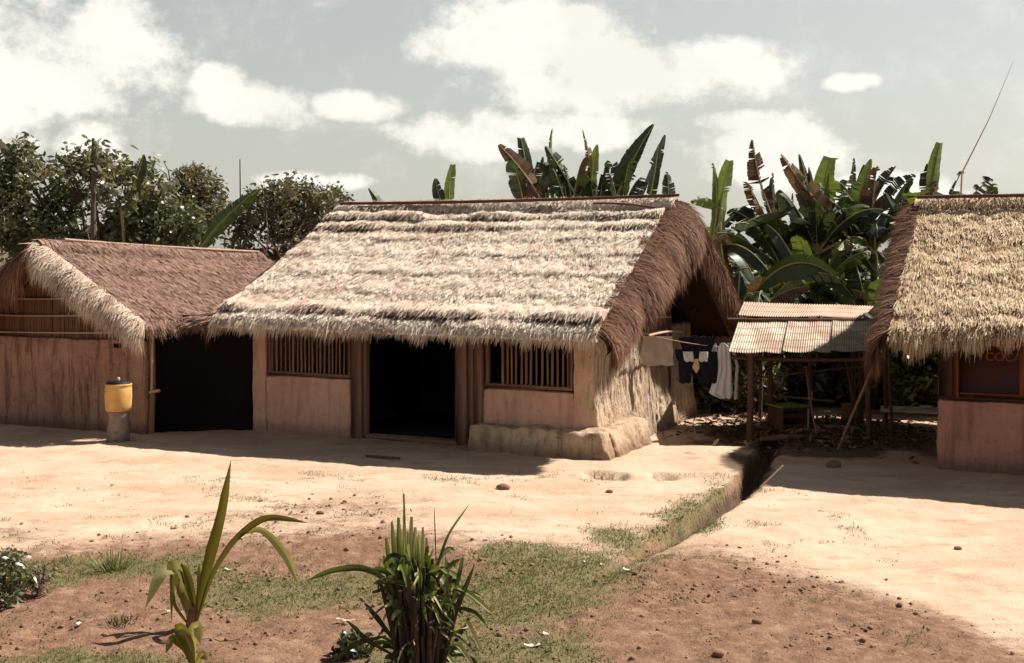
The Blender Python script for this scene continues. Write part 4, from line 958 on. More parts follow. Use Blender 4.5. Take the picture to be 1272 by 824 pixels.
# ------------------------------------------------------------ banana plants
def bleaf(P0, P1, width, curl=0.15, torn=0.3, up=None, mb=None, tone=.5, stem=0.12, fold=0.5, twist=0.0, blunt=False, bend=None):
    """one banana leaf: midrib from P0 to P1 (world), bowed, with two ragged half blades"""
    P0, P1 = np.asarray(P0, float), np.asarray(P1, float); n = 34; s = np.linspace(0, 1, n)
    ax = P1-P0; L = np.linalg.norm(ax); axn = ax/L
    hor = np.array([axn[0], axn[1], 0.0]); hor = hor/max(np.linalg.norm(hor), 1e-6)
    bow = (np.array([0, 0, 1.0]) if bend is None else norm(bend))*L*curl
    P = P0+ax*s[:, None]+bow*(4*s*(1-s))[:, None]
    T = norm(np.gradient(P, axis=0))
    sidev = norm(np.cross(axn, [0.25*math.sin(twist*3), -1.0, 0.15])) if up is None else norm(np.cross(axn, up))
    nrm = norm(np.cross(sidev, axn)); w = width*np.power(np.sin(np.clip((s-stem)/(1-stem), 0, 1)*math.pi*(0.86 if blunt else 0.97)+.05), 0.6)
    w = np.where(s < stem, 0, w)
    m = mb
    for sg in (-1, 1):
        ang = fold+0.0; i = 1
        k = np.arange(n-1)[s[:-1] >= stem]
        gap = 0; drp = 0.0; cut = 1.0; grp = 0
        for j in k:
            grp -= 1
            if random.random() < torn*.7 and grp <= 0: gap = random.uniform(.3, .9); drp = random.uniform(-0.5, 1.2)*min(1, torn*2.2); cut = random.uniform(.72, 1.05); grp = random.choice([1, 1, 2, 3, 4])
            else: gap = 0; drp += random.uniform(-.03, .06)
            if torn > .45 and random.random() < .05: continue
            d0 = sidev*sg*math.cos(ang+drp)+nrm*(-math.sin(ang+drp)); lagg = T[j]*0.28
            a, b = P[j], P[j+1]
            o0 = a+(d0+lagg)*w[j]*cut*random.uniform(.95, 1.03); o1 = b+(d0+lagg)*w[j+1]*cut*random.uniform(.95, 1.03)
            o1 = o1-(b-a)*gap
            h0 = a*.5+o0*.5+nrm*0.02*width; h1 = b*.5+o1*.5+nrm*.02*width
            c = np.clip(tone+random.uniform(-.08, .08)+(.06 if sg > 0 else -.06), 0, 1)
            m.add(np.array([a, b, h1, h0]), [[0, 1, 2, 3]], c); m.add(np.array([h0, h1, o1, o0]), [[0, 1, 2, 3]], c)
    m.tube(P, np.linspace(.032, .008, n)*min(1, L/2), 5, .8, mat=1, cap=False)
    return m
def banana(label, base, leaves, stem_h, group, r=.12):
    base = np.asarray(base, float); t = thing('banana_plant', label, 'plant', base, group=group)
    m = MB(); m.tube([[0, 0, -.1], [.03, .02, stem_h*.5], [0, 0, stem_h]], [r*1.25, r, r*.65], 12, .5, wob=.04)
    N = 26; zz = rng.uniform(.5, stem_h, N); az = rng.uniform(0, 6.28, N); m.blades(np.stack([np.cos(az)*r, np.sin(az)*r, zz], 1), np.stack([np.cos(az)*.3, np.sin(az)*.3, -np.ones(N)], 1), np.stack([-np.sin(az), np.cos(az), 0*az], 1), .5, .10, 0, (1, .8, .2), .4, 0)
    m.build('stem', M['banana_stem'], t)
    top = base+[0, 0, stem_h]
    for lf in leaves:
        tip, kw, kind = lf[0], dict(lf[1]), lf[2]; m = MB()
        st = kw.pop('start', None)
        P0 = top if st is None else st
        if st is not None: m.tube([top, (top*.35+np.asarray(st)*.65)+[0, 0, .08], st], [.04, .035, .03], 6, .8, mat=1, cap=False)
        bleaf(P0, tip, mb=m, **kw)
        o = m.build('leaf', [M['banana_dead' if kind == 'dead' else 'banana'], M['banana_rib']], t)
        o.data.transform(__import__('mathutils').Matrix.Translation(-Vector(base)))
    return t
def filler(top, n, Lr=(1.5, 2.3), zlo=-.2, zhi=1.0, w=.27, tones=(.1, .45), torn=(.1, .5), az0=0.0, az1=2*math.pi):
    out = []
    for k in range(n):
        az = az0+(az1-az0)*(k+random.random()*.7)/n; L = random.uniform(*Lr); e = random.uniform(zlo, zhi)
        tip = np.array(top)+np.array([math.cos(az)*math.cos(e), math.sin(az)*math.cos(e), math.sin(e)])*L
        out.append((tip, dict(width=w*random.uniform(.8, 1.1), curl=random.uniform(.10, .26), torn=random.uniform(*torn), tone=random.uniform(*tones), up=(0, 0, 1), fold=random.uniform(.2, .8)), 'dead' if random.random() < .15 else 'live'))
    return out
YB = 30.0
def up_leaf(x0, y0, x1, y1, Yd, w, tone, torn=.1, fold=.5, kind='live', curl=.0, blunt=False, bend=None, stem=.05, start=True, dy=0.0):
    tip = W(x1, y1, Yd+dy); st = W(x0, y0, Yd)
    if curl == 0: curl = random.uniform(.02, .07); bend = (random.choice([-1, 1]), .3, .2)
    kw = dict(width=w, curl=curl, torn=torn, tone=tone, fold=fold, blunt=blunt, stem=stem, bend=bend)
    if start: kw['start'] = st
    return (tip, kw, kind)
GB = 'banana plants behind the middle house'
def BB(px, Yd): return np.array([(px-636)/FPX*Yd, Yd, 0])
pl = [
 ('banana plant showing one green and one dark leaf, alone above the left ridge half', 556, 30, 3.6, [up_leaf(560, 275, 541, 222, 30, .17, .08, .03), up_leaf(562, 275, 562, 205, 30, .2, .78, .02, blunt=True)]),
 ('banana plant showing only one small dark leaf tip above the left ridge end', 480, 30, 3.2, [up_leaf(484, 275, 458, 234, 30, .17, .08, .1)]),
 ('banana plant with a tall upright dark leaf crossed by a torn one, behind the ridge', 655, 30, 3.8, [up_leaf(645, 290, 647, 172, 30, .22, .12, .08, blunt=True), up_leaf(690, 285, 620, 180, 29.6, .28, .25, .35, kind='dead'), up_leaf(660, 290, 690, 225, 30, .2, .2, .3)]),
 ('banana plant with torn drooping dark leaves and one thin yellow-green tip', 708, 30, 3.8, [up_leaf(700, 290, 686, 160, 30.4, .11, .85, .25), up_leaf(735, 280, 678, 182, 30, .27, .12, .35), up_leaf(690, 285, 675, 195, 30, .17, .2, .4), up_leaf(712, 290, 700, 205, 30, .25, .1, .3)]),
 ('banana plant with a pale brown leaf beside a bright green leaf above the ridge', 742, 30, 3.7, [up_leaf(730, 290, 724, 162, 30, .2, .6, .3, kind='dead'), up_leaf(733, 285, 742, 180, 30, .18, .9, .05), up_leaf(740, 290, 752, 230, 30, .28, .15, .3), up_leaf(742, 290, 722, 235, 30, .26, .12, .3)]),
 ('banana plant with the widest, darkest leaves, fanning right above the ridge', 770, 30, 3.8, [up_leaf(752, 285, 812, 155, 30, .33, .06, .12), up_leaf(772, 290, 826, 168, 30.4, .28, .12, .35), up_leaf(795, 290, 818, 180, 30, .2, .3, .2), up_leaf(760, 290, 780, 215, 30, .28, .45, .4), up_leaf(745, 290, 765, 235, 30, .26, .1, .2)]),
 ('banana plant showing one small ragged dark leaf at the right end of the ridge', 826, 30, 3.6, [up_leaf(828, 285, 829, 214, 30, .28, .12, .25)])]
for lab, px, Yd, sh, lv in pl: banana(lab, BB(px, Yd), lv+(filler(BB(px, Yd)+[0, 0, sh], 4, (1.0, 1.75), .95, 1.4, .33, (.05, .4), (.15, .45)) if 640 < px < 800 else [])+filler(BB(px, Yd)+[0, 0, sh-.2], 3, (.8, 1.1), -.8, -.1, .22), sh, GB)
GC = 'banana plants behind the tin shed'
pr = [
 ('banana plant with two narrow rolled bright green leaves, right beside the middle house roof', 885, 28, 3.2, [up_leaf(880, 320, 886, 203, 28, .2, .85, .05, fold=.8), up_leaf(893, 310, 906, 200, 28, .24, .92, .04, fold=.6, blunt=True), up_leaf(900, 262, 858, 250, 28, .16, .9, .3, curl=.1), up_leaf(895, 275, 912, 385, 27.6, .2, .18, .15), up_leaf(890, 290, 934, 305, 27.5, .2, .55, .1, curl=.12)], 8),
 ('banana plant with a tall torn brown leaf leaning left against the white cloud', 965, 28.6, 3.0, [up_leaf(975, 305, 935, 174, 28.5, .30, .15, .42, kind='dead'), up_leaf(960, 300, 958, 240, 28.8, .2, .5, .3, kind='dead'), up_leaf(970, 330, 905, 262, 28.4, .3, .08, .15, curl=.18), up_leaf(975, 330, 960, 215, 28.6, .15, .1, .4)], 9),
 ('banana plant with a long tattered brown leaf leaning left and dark leaf tips behind it', 1015, 28.2, 3.1, [up_leaf(1058, 300, 970, 192, 27.9, .28, .45, .4, kind='dead'), up_leaf(1008, 300, 993, 192, 28.6, .22, .06, .1), up_leaf(1012, 300, 1005, 208, 28.7, .1, .06, .1), up_leaf(1000, 340, 985, 240, 28.2, .15, .5, .3), up_leaf(995, 330, 1030, 290, 28.2, .25, .15, .3)], 9),
 ('banana plant with one broad upright bright green leaf', 1026, 29, 3.0, [up_leaf(1022, 345, 1031, 196, 28.8, .34, .97, .05, fold=.15, blunt=True), up_leaf(1020, 350, 1018, 230, 29, .2, .8, .1)], 7),
 ('banana plant with a green and dark leaf pair whose tip curls right', 1054, 28.6, 3.1, [up_leaf(1045, 310, 1061, 197, 28.6, .14, .3, .45), up_leaf(1050, 315, 1082, 198, 28.4, .22, .82, .1, curl=.06), up_leaf(1048, 310, 1074, 205, 28.8, .2, .1, .2)], 8),
 ('banana plant with shredded dark and brown leaves like combs', 1086, 28.2, 3.1, [up_leaf(1084, 320, 1090, 206, 28.2, .32, .3, .5, kind='dead'), up_leaf(1072, 290, 1113, 207, 28.4, .3, .1, .45), up_leaf(1085, 270, 1137, 218, 28.3, .3, .08, .5, curl=.08), up_leaf(1090, 300, 1062, 250, 28.2, .25, .15, .3)], 9),
 ('banana plant with one tall blunt green leaf beside the right house ridge', 1155, 27, 3.3, [up_leaf(1158, 275, 1168, 178, 27, .2, .75, .03, blunt=True), up_leaf(1110, 290, 1165, 225, 26.8, .24, .3, .55, kind='dead', curl=.05), up_leaf(1178, 262, 1196, 212, 27, .15, .3, .5), up_leaf(1130, 300, 1150, 235, 27.3, .25, .1, .5), up_leaf(1120, 300, 1124, 232, 27.2, .28, .12, .3), up_leaf(1140, 300, 1100, 240, 27.4, .3, .08, .3)], 7),
 ('banana plant whose single comb-like leaf tip rises above the right house ridge', 1200, 27, 3.1, [up_leaf(1195, 260, 1232, 222, 27, .26, .1, .5, curl=.08)], 5),
 ('banana plant with one huge arched dark leaf just above the tin shed', 950, 26.4, 2.0, [], 6),
 ('young banana plant with short dark leaves behind the right end of the tin shed', 1080, 26.2, 1.6, [], 9),
 ('young banana plant with pale splayed leaves between the arched leaf and the broad green leaf', 1010, 27.2, 1.9, [], 9),
 ('young banana plant close behind the gable of the middle house', 915, 26.2, 1.5, [], 8)]
for lab, px, Yd, sh, lv, nf in pr:
    tp = BB(px, Yd)+[0, 0, sh]
    if px == 950:
        lv = [(W(1062, 372, 26.0), dict(width=.36, curl=.36, torn=.05, tone=.10, fold=.25, start=W(925, 378, 26.2), stem=.02, up=(0.1, 1, .5)), 'live')]
    if px == 1010:
        lv = [(W(935, 340, 26.8), dict(width=.22, curl=.12, torn=.2, tone=.75, fold=.3, up=(0, .3, 1)), 'live'), (W(1045, 305, 27), dict(width=.24, curl=.12, torn=.2, tone=.75, fold=.3, up=(0, .3, 1)), 'live')]
    banana(lab, BB(px, Yd), lv+filler(tp, nf+3, (1.2, 2.2), -.35, 1.25, .29, (.05, .75), (.15, .5)), sh, GC)
GD = 'banana plants among the left trees'
banana('banana plant with one big green leaf leaning right, between the two left trees', BB(262, 29), [up_leaf(245, 315, 320, 236, 29, .27, .62, .06, fold=.5)]+filler(BB(262, 29)+[0, 0, 2.2], 4, (.8, 1.3), -.5, .5), 2.4, GD)
banana('banana plant whose narrow dark leaf tip rises out of the dark glossy tree', BB(155, 30), [up_leaf(150, 255, 178, 192, 29.5, .17, .35, .05)]+filler(BB(155, 30)+[0, 0, 3.0], 4, (.8, 1.3), -.5, .5), 3.2, GD)

# shrubs closing the view behind the shed and the houses
bkdummy = 0
sh = [(905, 25.8, 1.0, 1.1, .5), (945, 27.5, 1.3, 1.6, .35), (1000, 27.0, 1.4, 1.7, .3), (1060, 27.3, 1.4, 1.8, .35), (1120, 26.5, 1.3, 1.7, .4), (1165, 25.2, 1.1, 1.6, .35), (1215, 27.0, 1.6, 1.8, .4)]
wh = ['yellowish shrub behind the white dress', 'dark shrub behind the left posts of the tin shed', 'darkest shrub behind the middle of the tin shed', 'dark shrub behind the right posts of the tin shed', 'green shrub between the tin shed and the right house', 'tall green shrub tight against the right house side wall', 'wide green shrub behind the right house']
for i, (px, Yd, r, h, c0) in enumerate(sh):
    b = BB(px, Yd); t = thing('shrub', wh[i], 'shrub', b, group='shrubs behind the tin shed')
    C = blobpts([(0, 0, h*.5, r, r*.8, h*.55), (.2, -.1, h*.8, r*.6, r*.6, h*.4)], int(170*r)); C[:, 2] = np.abs(C[:, 2])
    m = MB(); leafcloud(m, C, 26, .22, .08, .26, c0+.05); m.build('foliage', M['leaf'], t)
    m = MB()
    for k in range(6): a = k*1.05; m.tube([(0, 0, 0), (math.cos(a)*r*.3, math.sin(a)*r*.3, h*.5), (math.cos(a)*r*.6, math.sin(a)*r*.5, h)], [.035, .02, .008], 5)
    m.build('stem', M['bark'], t)
bk = [(4.8, 31.5, 2.4, 3.4), (7.8, 31, 2.4, 3.6), (-10.2, 38, 2.2, 2.9), (-6.0, 40, 2.2, 3.0), (-2, 39, 2.8, 3.2), (3, 37, 2.6, 3.2), (8, 36, 2.8, 3.6), (13, 35, 3, 4.0), (18, 34, 3, 4.4), (-19, 36, 2.6, 3.2)]
bw = ['dense tree right behind the banana plants left of the right ridge', 'dense tree behind the banana plants beside the right ridge', 'farther tree behind the dark glossy tree at the left', 'farther tree behind the round leafy tree', 'low far tree hidden by the left half of the middle roof', 'low far tree hidden by the right half of the middle roof', 'far tree seen through the gap above the tin shed', 'far tree behind the right house left end', 'far tree right of the picture behind the right house', 'far tree left of the picture behind the left house']
for (x, y, r, h), lb in zip(bk, bw):
    tree('broadleaf_tree', lb, (x, y, 0), [(x, y, h*.55, r*.9, r*.6, h*.38), (x-r*.4, y, h*.45, r*.6, r*.6, h*.38), (x+r*.5, y, h*.4, r*.6, r*.6, h*.36)], 240, 20, .32, .12, 'leaf', c0=.35, spread=.35, height=h*.4, group='trees far behind the houses')

# ------------------------------------------------------------ foreground plants
def hz(x, y): return float(height(np.array([x]), np.array([y]))[0])
def longleaf(mb, P, w, tone, up=(0, -1, 0.2), vfold=.3, tipblunt=False):
    P = np.asarray(P, float)
    n = 26; tt = np.linspace(0, 1, len(P)); s = np.linspace(0, 1, n)
    # smooth polyline
    Q = np.stack([np.interp(s, tt, P[:, k]) for k in range(3)], 1)
    for _ in range(5): Q[1:-1] = (Q[:-2]+2*Q[1:-1]+Q[2:])/4
    T = norm(np.gradient(Q, axis=0)); S = norm(np.cross(T, np.asarray(up, float)))
    ww = w*np.interp(s, [0, .15, .55, .85, 1], [.25, .6, 1, .7, .35 if tipblunt else .03]); N_ = norm(np.cross(S, T))
    V = np.stack([Q-S*ww[:, None]/2+N_*(ww*vfold)[:, None], Q, Q+S*ww[:, None]/2+N_*(ww*vfold)[:, None]], 1)
    mb.grid(V.reshape(-1, 3), n, 3, np.clip(np.repeat(tone+.1*np.sin(s*9), 3)+np.tile([-.1, .25, .1], n), 0, 1))
def seedling():
    b = G(236, 781); b[2] = hz(b[0], b[1]); Yd = b[1]
    t = thing('palm_seedling', 'young palm seedling with one upright and two arching strap leaves in the yard', 'plant', b)
    def pts(l, dy): return [W(x, y, Yd+d)-b for (x, y), d in zip(l, dy)]
    specs = [([(243, 772), (252, 730), (262, 690), (276, 640), (287, 572)], [0, 0, 0, -.05, -.1], .10, .15), ([(244, 775), (262, 715), (290, 670), (325, 643), (350, 643), (383, 650)], [0, -.02, -.05, -.1, -.15, -.2], .06, .12),
             ([(300, 663), (323, 656), (342, 672), (358, 695), (371, 728)], [-.05, -.1, -.1, -.1, -.1], .07, .85), ([(238, 775), (228, 735), (218, 702), (200, 712), (181, 755)], [0, 0, .0, -.1, -.15], .12, .85),
             ([(240, 775), (240, 745), (232, 712), (225, 700)], [0, 0, 0, 0], .09, .1), ([(238, 765), (228, 735), (224, 722)], [0, -.05, -.08], .10, .5), ([(237, 780), (215, 750), (214, 705), (213, 775)], [0, -.05, -.1, -.14], .04, .25), ([(244, 765), (250, 720), (248, 700)], [0, .05, .05], .06, .6)]
    for pl_, dy, w, tn in specs: m = MB(); longleaf(m, pts(pl_, dy), w, tn); m.build('leaf', M['palm'], t, smooth=True)
    m = MB(); m.tube([(0, 0, -.03), (.01, 0, .09), (.04, 0, .2)], [.045, .04, .025], 8, wob=.08); m.build('sheath', M['husk'], t)
    b2 = G(240, 832); b2[2] = hz(b2[0], b2[1]); t = thing('leafy_weed', 'small drooping green weed at the bottom edge below the palm seedling', 'plant', b2); Y2 = b2[1]
    for l, w, tn in (([(240, 830), (236, 800), (222, 778), (238, 790)], .10, .4), ([(240, 830), (238, 795), (246, 775), (249, 800)], .10, .8), ([(240, 830), (232, 805), (215, 790), (206, 812)], .07, .3), ([(240, 832), (252, 812), (258, 820)], .06, .5)):
        m = MB(); longleaf(m, [W(x, y, Y2-.05*i)-b2 for i, (x, y) in enumerate(l)], w, tn); m.build('leaf', M['palm'], t, smooth=True)
seedling()
def cane():
    b = G(522, 838); b[2] = hz(b[0], b[1]); t = thing('cane_clump', 'dense clump of cut cane with bright green stubby tops and dry dark leaves below', 'plant', b); Yd = b[1]
    m = MB()
    for (x0, x1, y1, w, tn) in ((497, 487, 648, .045, .62), (500, 495, 643, .05, .55), (503, 502, 614, .028, .75), (507, 511, 642, .05, .72), (511, 516, 655, .045, .68), (517, 521, 664, .055, .75), (522, 525, 655, .04, .72), (490, 480, 668, .045, .45), (528, 533, 690, .055, .3), (486, 477, 690, .04, .35), (505, 507, 676, .06, .6), (514, 514, 690, .06, .5), (497, 492, 668, .05, .62), (532, 541, 702, .06, .15), (510, 506, 660, .03, .8), (520, 518, 672, .04, .5), (493, 486, 705, .06, .4), (527, 530, 668, .03, .6), (508, 509, 700, .07, .4), (499, 500, 690, .06, .66)):
        dd = random.uniform(-.1, .1); pts = [W(x0+4, 800, Yd)-b, W(x0+2, 745, Yd+dd)-b, W((x0+x1)/2, 705, Yd+dd)-b, W(x1, y1, Yd+dd*1.5)-b]
        longleaf(m, pts, w*1.2, tn, up=(random.uniform(-.6, .6), -1, .2), tipblunt=True, vfold=.2)
    m.build('green_blades', M['clump'], t)
    m = MB()
    for i in range(120):
        a = random.uniform(0, 6.28); r0 = random.uniform(0, .17)**1.0; h = random.uniform(.35, .92)*(1-r0*1.2); lx = math.cos(a)*r0*.9+random.uniform(-.07, .07); ly = math.sin(a)*r0*.7
        m.tube([(math.cos(a)*r0, math.sin(a)*r0, -.03), (math.cos(a)*r0+lx*.45, math.sin(a)*r0+ly*.4, h*.5), (math.cos(a)*r0+lx, math.sin(a)*r0+ly, h)], [.022, .02, .013], 6, random.random())
    m.build('cane_stalks', M['cane_stalk'], t)
    m = MB()
    for i in range(210):   # short broken blades standing and sticking out at every angle
        a = random.uniform(0, 6.28); r0 = random.uniform(.02, .19); h0 = random.uniform(.05, .82); L = random.uniform(.12, .34); e = random.uniform(-.5, 1.4)
        p = np.array([math.cos(a)*r0, math.sin(a)*r0, h0]); o = np.array([math.cos(a)*math.cos(e), math.sin(a)*math.cos(e), math.sin(e)])
        bend = np.array([random.uniform(-.3, .3), random.uniform(-.3, .3), random.uniform(-1.0, .1)])
        longleaf(m, [p, p+o*L*.5, p+o*L*.8+bend*L*.2, p+o*L+bend*L*.6], random.uniform(.018, .05), random.choice([.0, .0, .05, .1, .2, .3, .5, .7, .9, 1.0]), up=(random.uniform(-1, 1), -.6, .3), tipblunt=random.random() < .5)
    m.build('dry_leaves', M['clump'], t)
    m = MB()
    for l, w, tn in (([(525, 800), (535, 730), (555, 665), (584, 625)], .022, .3), ([(500, 780), (484, 722), (450, 704), (412, 708), (380, 722)], .05, .2), ([(540, 760), (565, 725), (590, 742), (618, 768)], .035, .75), ([(530, 790), (560, 745), (585, 735), (600, 742)], .03, .5), ([(505, 700), (503, 650), (500, 606)], .012, .5), ([(543, 740), (541, 680), (539, 625)], .01, .3), ([(480, 790), (440, 800), (410, 824)], .04, .05), ([(500, 740), (512, 722), (520, 755)], .035, 1.0), ([(492, 730), (484, 715), (478, 735)], .03, 1.0), ([(540, 800), (570, 800), (590, 830)], .04, .9), ([(550, 800), (556, 740), (553, 690)], .05, .5), ([(553, 780), (570, 715), (575, 690)], .035, .15), ([(556, 790), (580, 770), (600, 812)], .035, .8), ([(500, 810), (470, 770), (452, 748)], .04, .02), ([(490, 815), (455, 795), (430, 770)], .035, .05), ([(545, 800), (565, 760), (590, 700)], .045, .1), ([(530, 760), (545, 715), (566, 700)], .03, .05)):
        longleaf(m, [W(x, y, Yd-.14*math.sin(i*1.3))-b for i, (x, y) in enumerate(l)], w, tn, up=(.3, -1, .3))
    m.build('arching_leaves', M['clump'], t)
cane()
def bush(name, label, px, py, r, h, n, mt='leaf', c0=.5, L=.07, Wd=.03):
    b = G(px, py); b[2] = hz(b[0], b[1]); t = thing(name, label, 'plant', b)
    C = blobpts([(0, 0, h*.5, r, r, h*.5)], n); C[:, 2] = np.abs(C[:, 2]); m = MB(); leafcloud(m, C, 14, L, Wd, .06, c0); m.build('foliage', M[mt], t)
    m = MB()
    for k in range(7): a = k*.9; m.tube([(0, 0, 0), (math.cos(a)*r*.4, math.sin(a)*r*.4, h*.5), (math.cos(a)*r*.7, math.sin(a)*r*.7, h*.95)], [.012, .008, .004], 5)
    m.build('stem', M['bark'], t)
bush('leafy_bush', 'small leafy green bush cut by the left edge of the picture', -8, 752, .30, .50, 150, c0=.62)
bush('weed', 'thin brown-stemmed weed right of the bush at the left edge', 47, 742, .10, .28, 26, 'leaf_dry', .7, .05, .02)
bush('weed', 'low dark weed under the left arching leaf of the cane clump', 436, 818, .14, .16, 26, 'leaf', .15)
def tuft(name, label, px, py, n, h, spread, mt='grass', tone=.5):
    b = G(px, py); b[2] = hz(b[0], b[1]); m = MB(); P = np.zeros((n, 3)); P[:, :2] = rng.normal(0, spread*.35, (n, 2)); D = np.stack([P[:, 0]*3/spread*.35+rng.normal(0, .25, n), P[:, 1]*3/spread*.35+rng.normal(0, .25, n), np.ones(n)], 1)
    m.blades(P, D, norm(rng.normal(0, 1, (n, 3))*[1, 1, 0]), h*rng.uniform(.4, 1.1, n), .010, rng.uniform(0, .5, n), (1, .9, .6, .1), np.clip(rng.normal(tone, .2, n), 0, 1)); o = m.build(name, M[mt]); o.location = b; tag(o, label, 'grass tuft')
tuft('grass_tuft', 'dry grass tuft standing alone in the left yard between the bush and the seedling', 142, 708, 150, .26, .22, tone=.7)
tuft('grass_tuft', 'small dark flattened blades standing in for the shadow left of the palm seedling', 150, 778, 70, .10, .20, 'clump', .08)  # dark blades laid as the palm seedling's cast shadow

# grass and clods as uncountable cover
N = 420000; x = rng.uniform(-7, 4, N); y = rng.uniform(8.6, 18.5, N); gm = grassmask(x, y); keep = (rng.random(N) < gm**1.3*0.9) & (gm > .2); x, y = x[keep], y[keep]
m = MB(); n = len(x); P = np.stack([x, y, height(x, y)-.005], 1); cl = fbm(x*3, y*3, 4.0)
D = np.stack([rng.normal(0, .5, n), rng.normal(0, .5, n), np.ones(n)], 1)
m.blades(P, D, norm(rng.normal(0, 1, (n, 3))*[1, 1, .2]), rng.uniform(.018, .06, n)*(1+.6*cl), rng.uniform(.004, .009, n), rng.uniform(0, .7, n), (1, .8, .15), np.clip(.45+.4*cl+rng.normal(0, .2, n), 0, 1))
N = 16000; x = rng.uniform(-7, 4, N); y = rng.uniform(8.6, 18, N); gm = grassmask(x, y); keep = (rng.random(N) < gm) & (fbm(x*2.2, y*2.2, 9.0) > .05); x, y = x[keep], y[keep]; n = len(x)
P = np.stack([x, y, height(x, y)+rng.uniform(0, .03, n)], 1); D = norm(rng.normal(0, 1, (n, 3))*[1, 1, .4]+[0, 0, .25])
m.blades(P, D, norm(np.cross(D, rng.normal(0, .4, (n, 3))+[0, 0, 1])), rng.uniform(.02, .05, n), rng.uniform(.012, .025, n), .2, (.3, 1, .7, .1), np.clip(rng.normal(.4, .2, n), 0, 1))
tag(m.build('grass', M['grass']), 'patchy short grass and creeping weeds on the yard soil', 'grass', kind='stuff')
ico = np.array([[0, 0, 1], [.9, 0, .3], [.28, .85, .3], [-.72, .53, .3], [-.72, -.53, .3], [.28, -.85, .3], [.7, .5, -.4], [-.3, .8, -.4], [-.9, 0, -.4], [-.3, -.8, -.4], [.7, -.5, -.4]])
icf = [[0, 1, 2], [0, 2, 3], [0, 3, 4], [0, 4, 5], [0, 5, 1], [1, 6, 2], [2, 7, 3], [3, 8, 4], [4, 9, 5], [5, 10, 1], [6, 7, 2], [7, 8, 3], [8, 9, 4], [9, 10, 5], [10, 6, 1]]
N = 90000; x = rng.uniform(-6.5, 6, N); y = 8.6+rng.random(N)**1.2*9; sm = soilmask(x, y); dens = np.clip(sm*(.05+.5*sstep(-.1, .4, fbm(x*1.5, y*1.5, 6.)))+.001, 0, 1); keep = rng.random(N) < dens; x, y = x[keep], y[keep]; n = len(x)
r = .003+.022*rng.random(n)**14+.006*rng.random(n)**2; zz = height(x, y)
V = ico[None]*rng.uniform(.6, 1.3, (n, 11, 3))*r[:, None, None]*[1.2, 1.2, .8]; a = rng.uniform(0, 6.28, n); ca, sa = np.cos(a)[:, None], np.sin(a)[:, None]
V = np.stack([V[..., 0]*ca-V[..., 1]*sa, V[..., 0]*sa+V[..., 1]*ca, V[..., 2]], -1)+np.stack([x, y, zz+r*.3], 1)[:, None]
F = (np.arange(n)[:, None, None]*11+np.array(icf)[None]).reshape(-1, 3); m = MB(); m.add(V.reshape(-1, 3), F)
tag(m.build('earth_clods', M['clod']), 'loose clods and pebbles scattered over the bare soil', 'clods', kind='stuff')

N = 3200; x = rng.normal(5.3, .95, N); y = rng.normal(22.5, .9, N); P = np.stack([x, y, height(x, y)+rng.uniform(.005, .08, N)], 1); D = norm(rng.normal(0, 1, (N, 3))*[1, 1, .35])
m = MB(); m.blades(P, D, norm(np.cross(D, rng.normal(0, .5, (N, 3))+[0, 0, 1])), rng.uniform(.05, .22, N), rng.uniform(.015, .07, N), .1, (.6, 1, .5), np.clip(rng.normal(.45, .3, N), 0, 1))
tag(m.build('litter_of_chips', M['banana_dead']), 'dry leaves and wood chips strewn under the tin shed', 'litter', kind='stuff')

# ------------------------------------------------------------ single stones, paper scraps, sticks
def rock(label, px, py, r, mt='stone', cat='stone', name='stone', grp=None, flat=.7):
    b = G(px, py); b[2] = hz(b[0], b[1]); m = MB(); n = 14; th = np.linspace(0, math.pi, 9); ph = np.linspace(0, 2*math.pi, n, endpoint=False)
    V = np.array([[math.sin(t_)*math.cos(p_), math.sin(t_)*math.sin(p_), math.cos(t_)] for t_ in th for p_ in ph]); s = rng.uniform(0, 50)
    V = V*(1+.35*fbm(V[:, 0]*1.5+s, V[:, 1]*1.5, V[:, 2]*1.5))[:, None]*r*np.array([1.2, .9, flat]); V[:, 2] += r*.35
    m.add(V, [[i*n+j, i*n+(j+1) % n, (i+1)*n+(j+1) % n, (i+1)*n+j] for i in range(8) for j in range(n)]); o = m.build(name, M[mt]); o.location = b; tag(o, label, cat, grp)
rock('brown stone lying alone on the pale yard in front of the mud ledge', 625, 608, .075, grp='stones on the yard')
rock('small low stone on the pale yard left of the cane clump top', 398, 637, .04, grp='stones on the yard')
rock('round reddish stone in the shade at the foot of the leaning pole', 1036, 580, .10, grp='stones on the yard')
rock('dark clod on the loose soil at the bottom right of the ditch', 940, 778, .04, grp='stones on the yard')
rock('reddish clod at the bottom edge right of the cane clump', 893, 816, .04, grp='stones on the yard')
rock('small dark stone right of the brown stone near the corner of the middle house', 757, 612, .04, grp='stones on the yard')
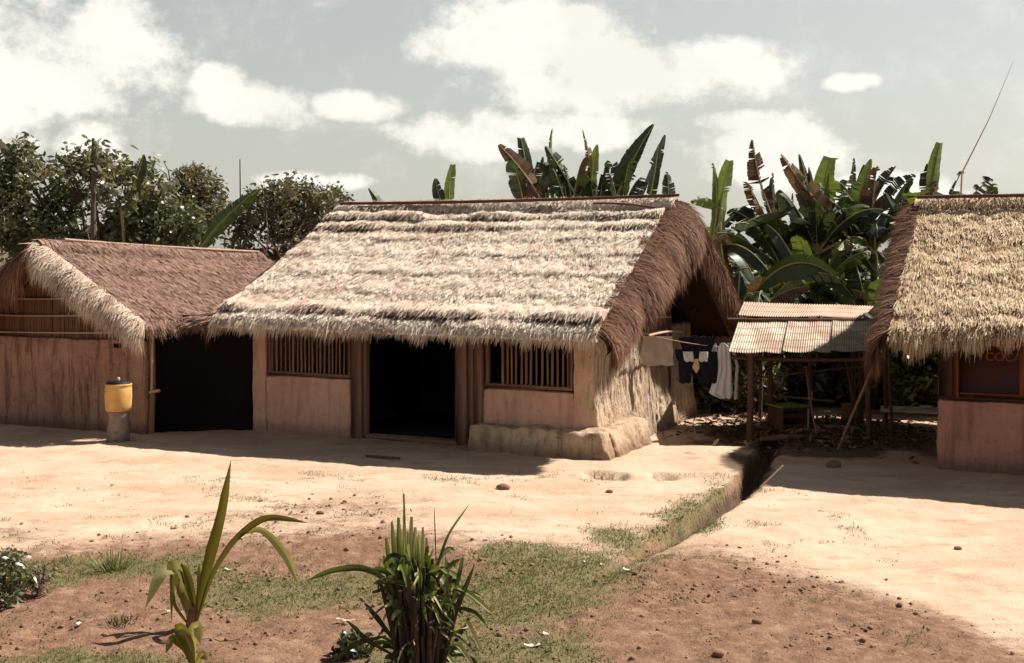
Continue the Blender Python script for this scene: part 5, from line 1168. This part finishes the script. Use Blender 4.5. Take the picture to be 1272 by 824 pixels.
rock('tiny dark stone on the pale ground of the right yard', 1190, 682, .035, grp='stones on the yard')
def scrap(label, px, py, w, h):
    b = G(px, py); b[2] = hz(b[0], b[1])+.012; m = MB(); u, v = np.meshgrid(np.linspace(-1, 1, 9), np.linspace(-1, 1, 6), indexing='ij'); s = rng.uniform(0, 30)
    V = np.stack([u*w*(1+.2*vnoise(v*2, s)), v*h*(1+.3*vnoise(u*2, s+3)), .03*np.abs(fbm(u*1.3+s, v*1.3, s))+.01*u*u], -1); V[..., :2] *= .7; m.grid(V.reshape(-1, 3), 9, 6); V2 = V-[0, 0, .002]; m.grid(V2.reshape(-1, 3), 9, 6)
    o = m.build('paper_scrap', M['paper']); o.location = b; o.rotation_euler = (0, 0, rng.uniform(-.5, .5)); tag(o, label, 'litter', 'pale scraps on the yard')
for l, px, py, w, h in (('long white scrap lying right of the cane clump near the bottom edge', 661, 807, .09, .03), ('white scrap under the arching leaf of the palm seedling', 300, 670, .05, .05), ('pale scrap right of the palm seedling sheath', 284, 711, .06, .02),
    ('tiny white scrap left of the palm seedling sheath', 209, 766, .03, .03), ('white scrap on bare soil below the dark shadow blades', 99, 780, .03, .03), ('pale scrap in the grass beside the ditch', 780, 705, .07, .03), ('small pale scrap in the grass below the ditch bend', 748, 703, .03, .03), ('pale strip left of the foot of the cane clump', 430, 777, .10, .02), ('pale scrap in the grass right of the cane leaves', 680, 787, .05, .03), ('pale leaf in the grass between the arching cane leaf and the ditch', 727, 700, .02, .02)): scrap(l, px, py, w, h)
def stick(label, a, b_, r=.012, mt='pole'):
    m = MB(); pole(m, (0, 0, 0), np.asarray(b_)-np.asarray(a), r, 0, n=6, seg=6, col=0); o = m.build('stick', M[mt]); o.location = a; tag(o, label, 'stick', 'sticks lying in the yard')
stick('pale stick poking up at the shaded end of the ditch', G(944, 606), W(973, 578, 17.4), .011)
stick('thin dark stick lying flat in the shade before the doorway of the middle house', G(455, 569)+[0, 0, .03], G(497, 572)+[0, 0, .03], .02, 'wood_dark')
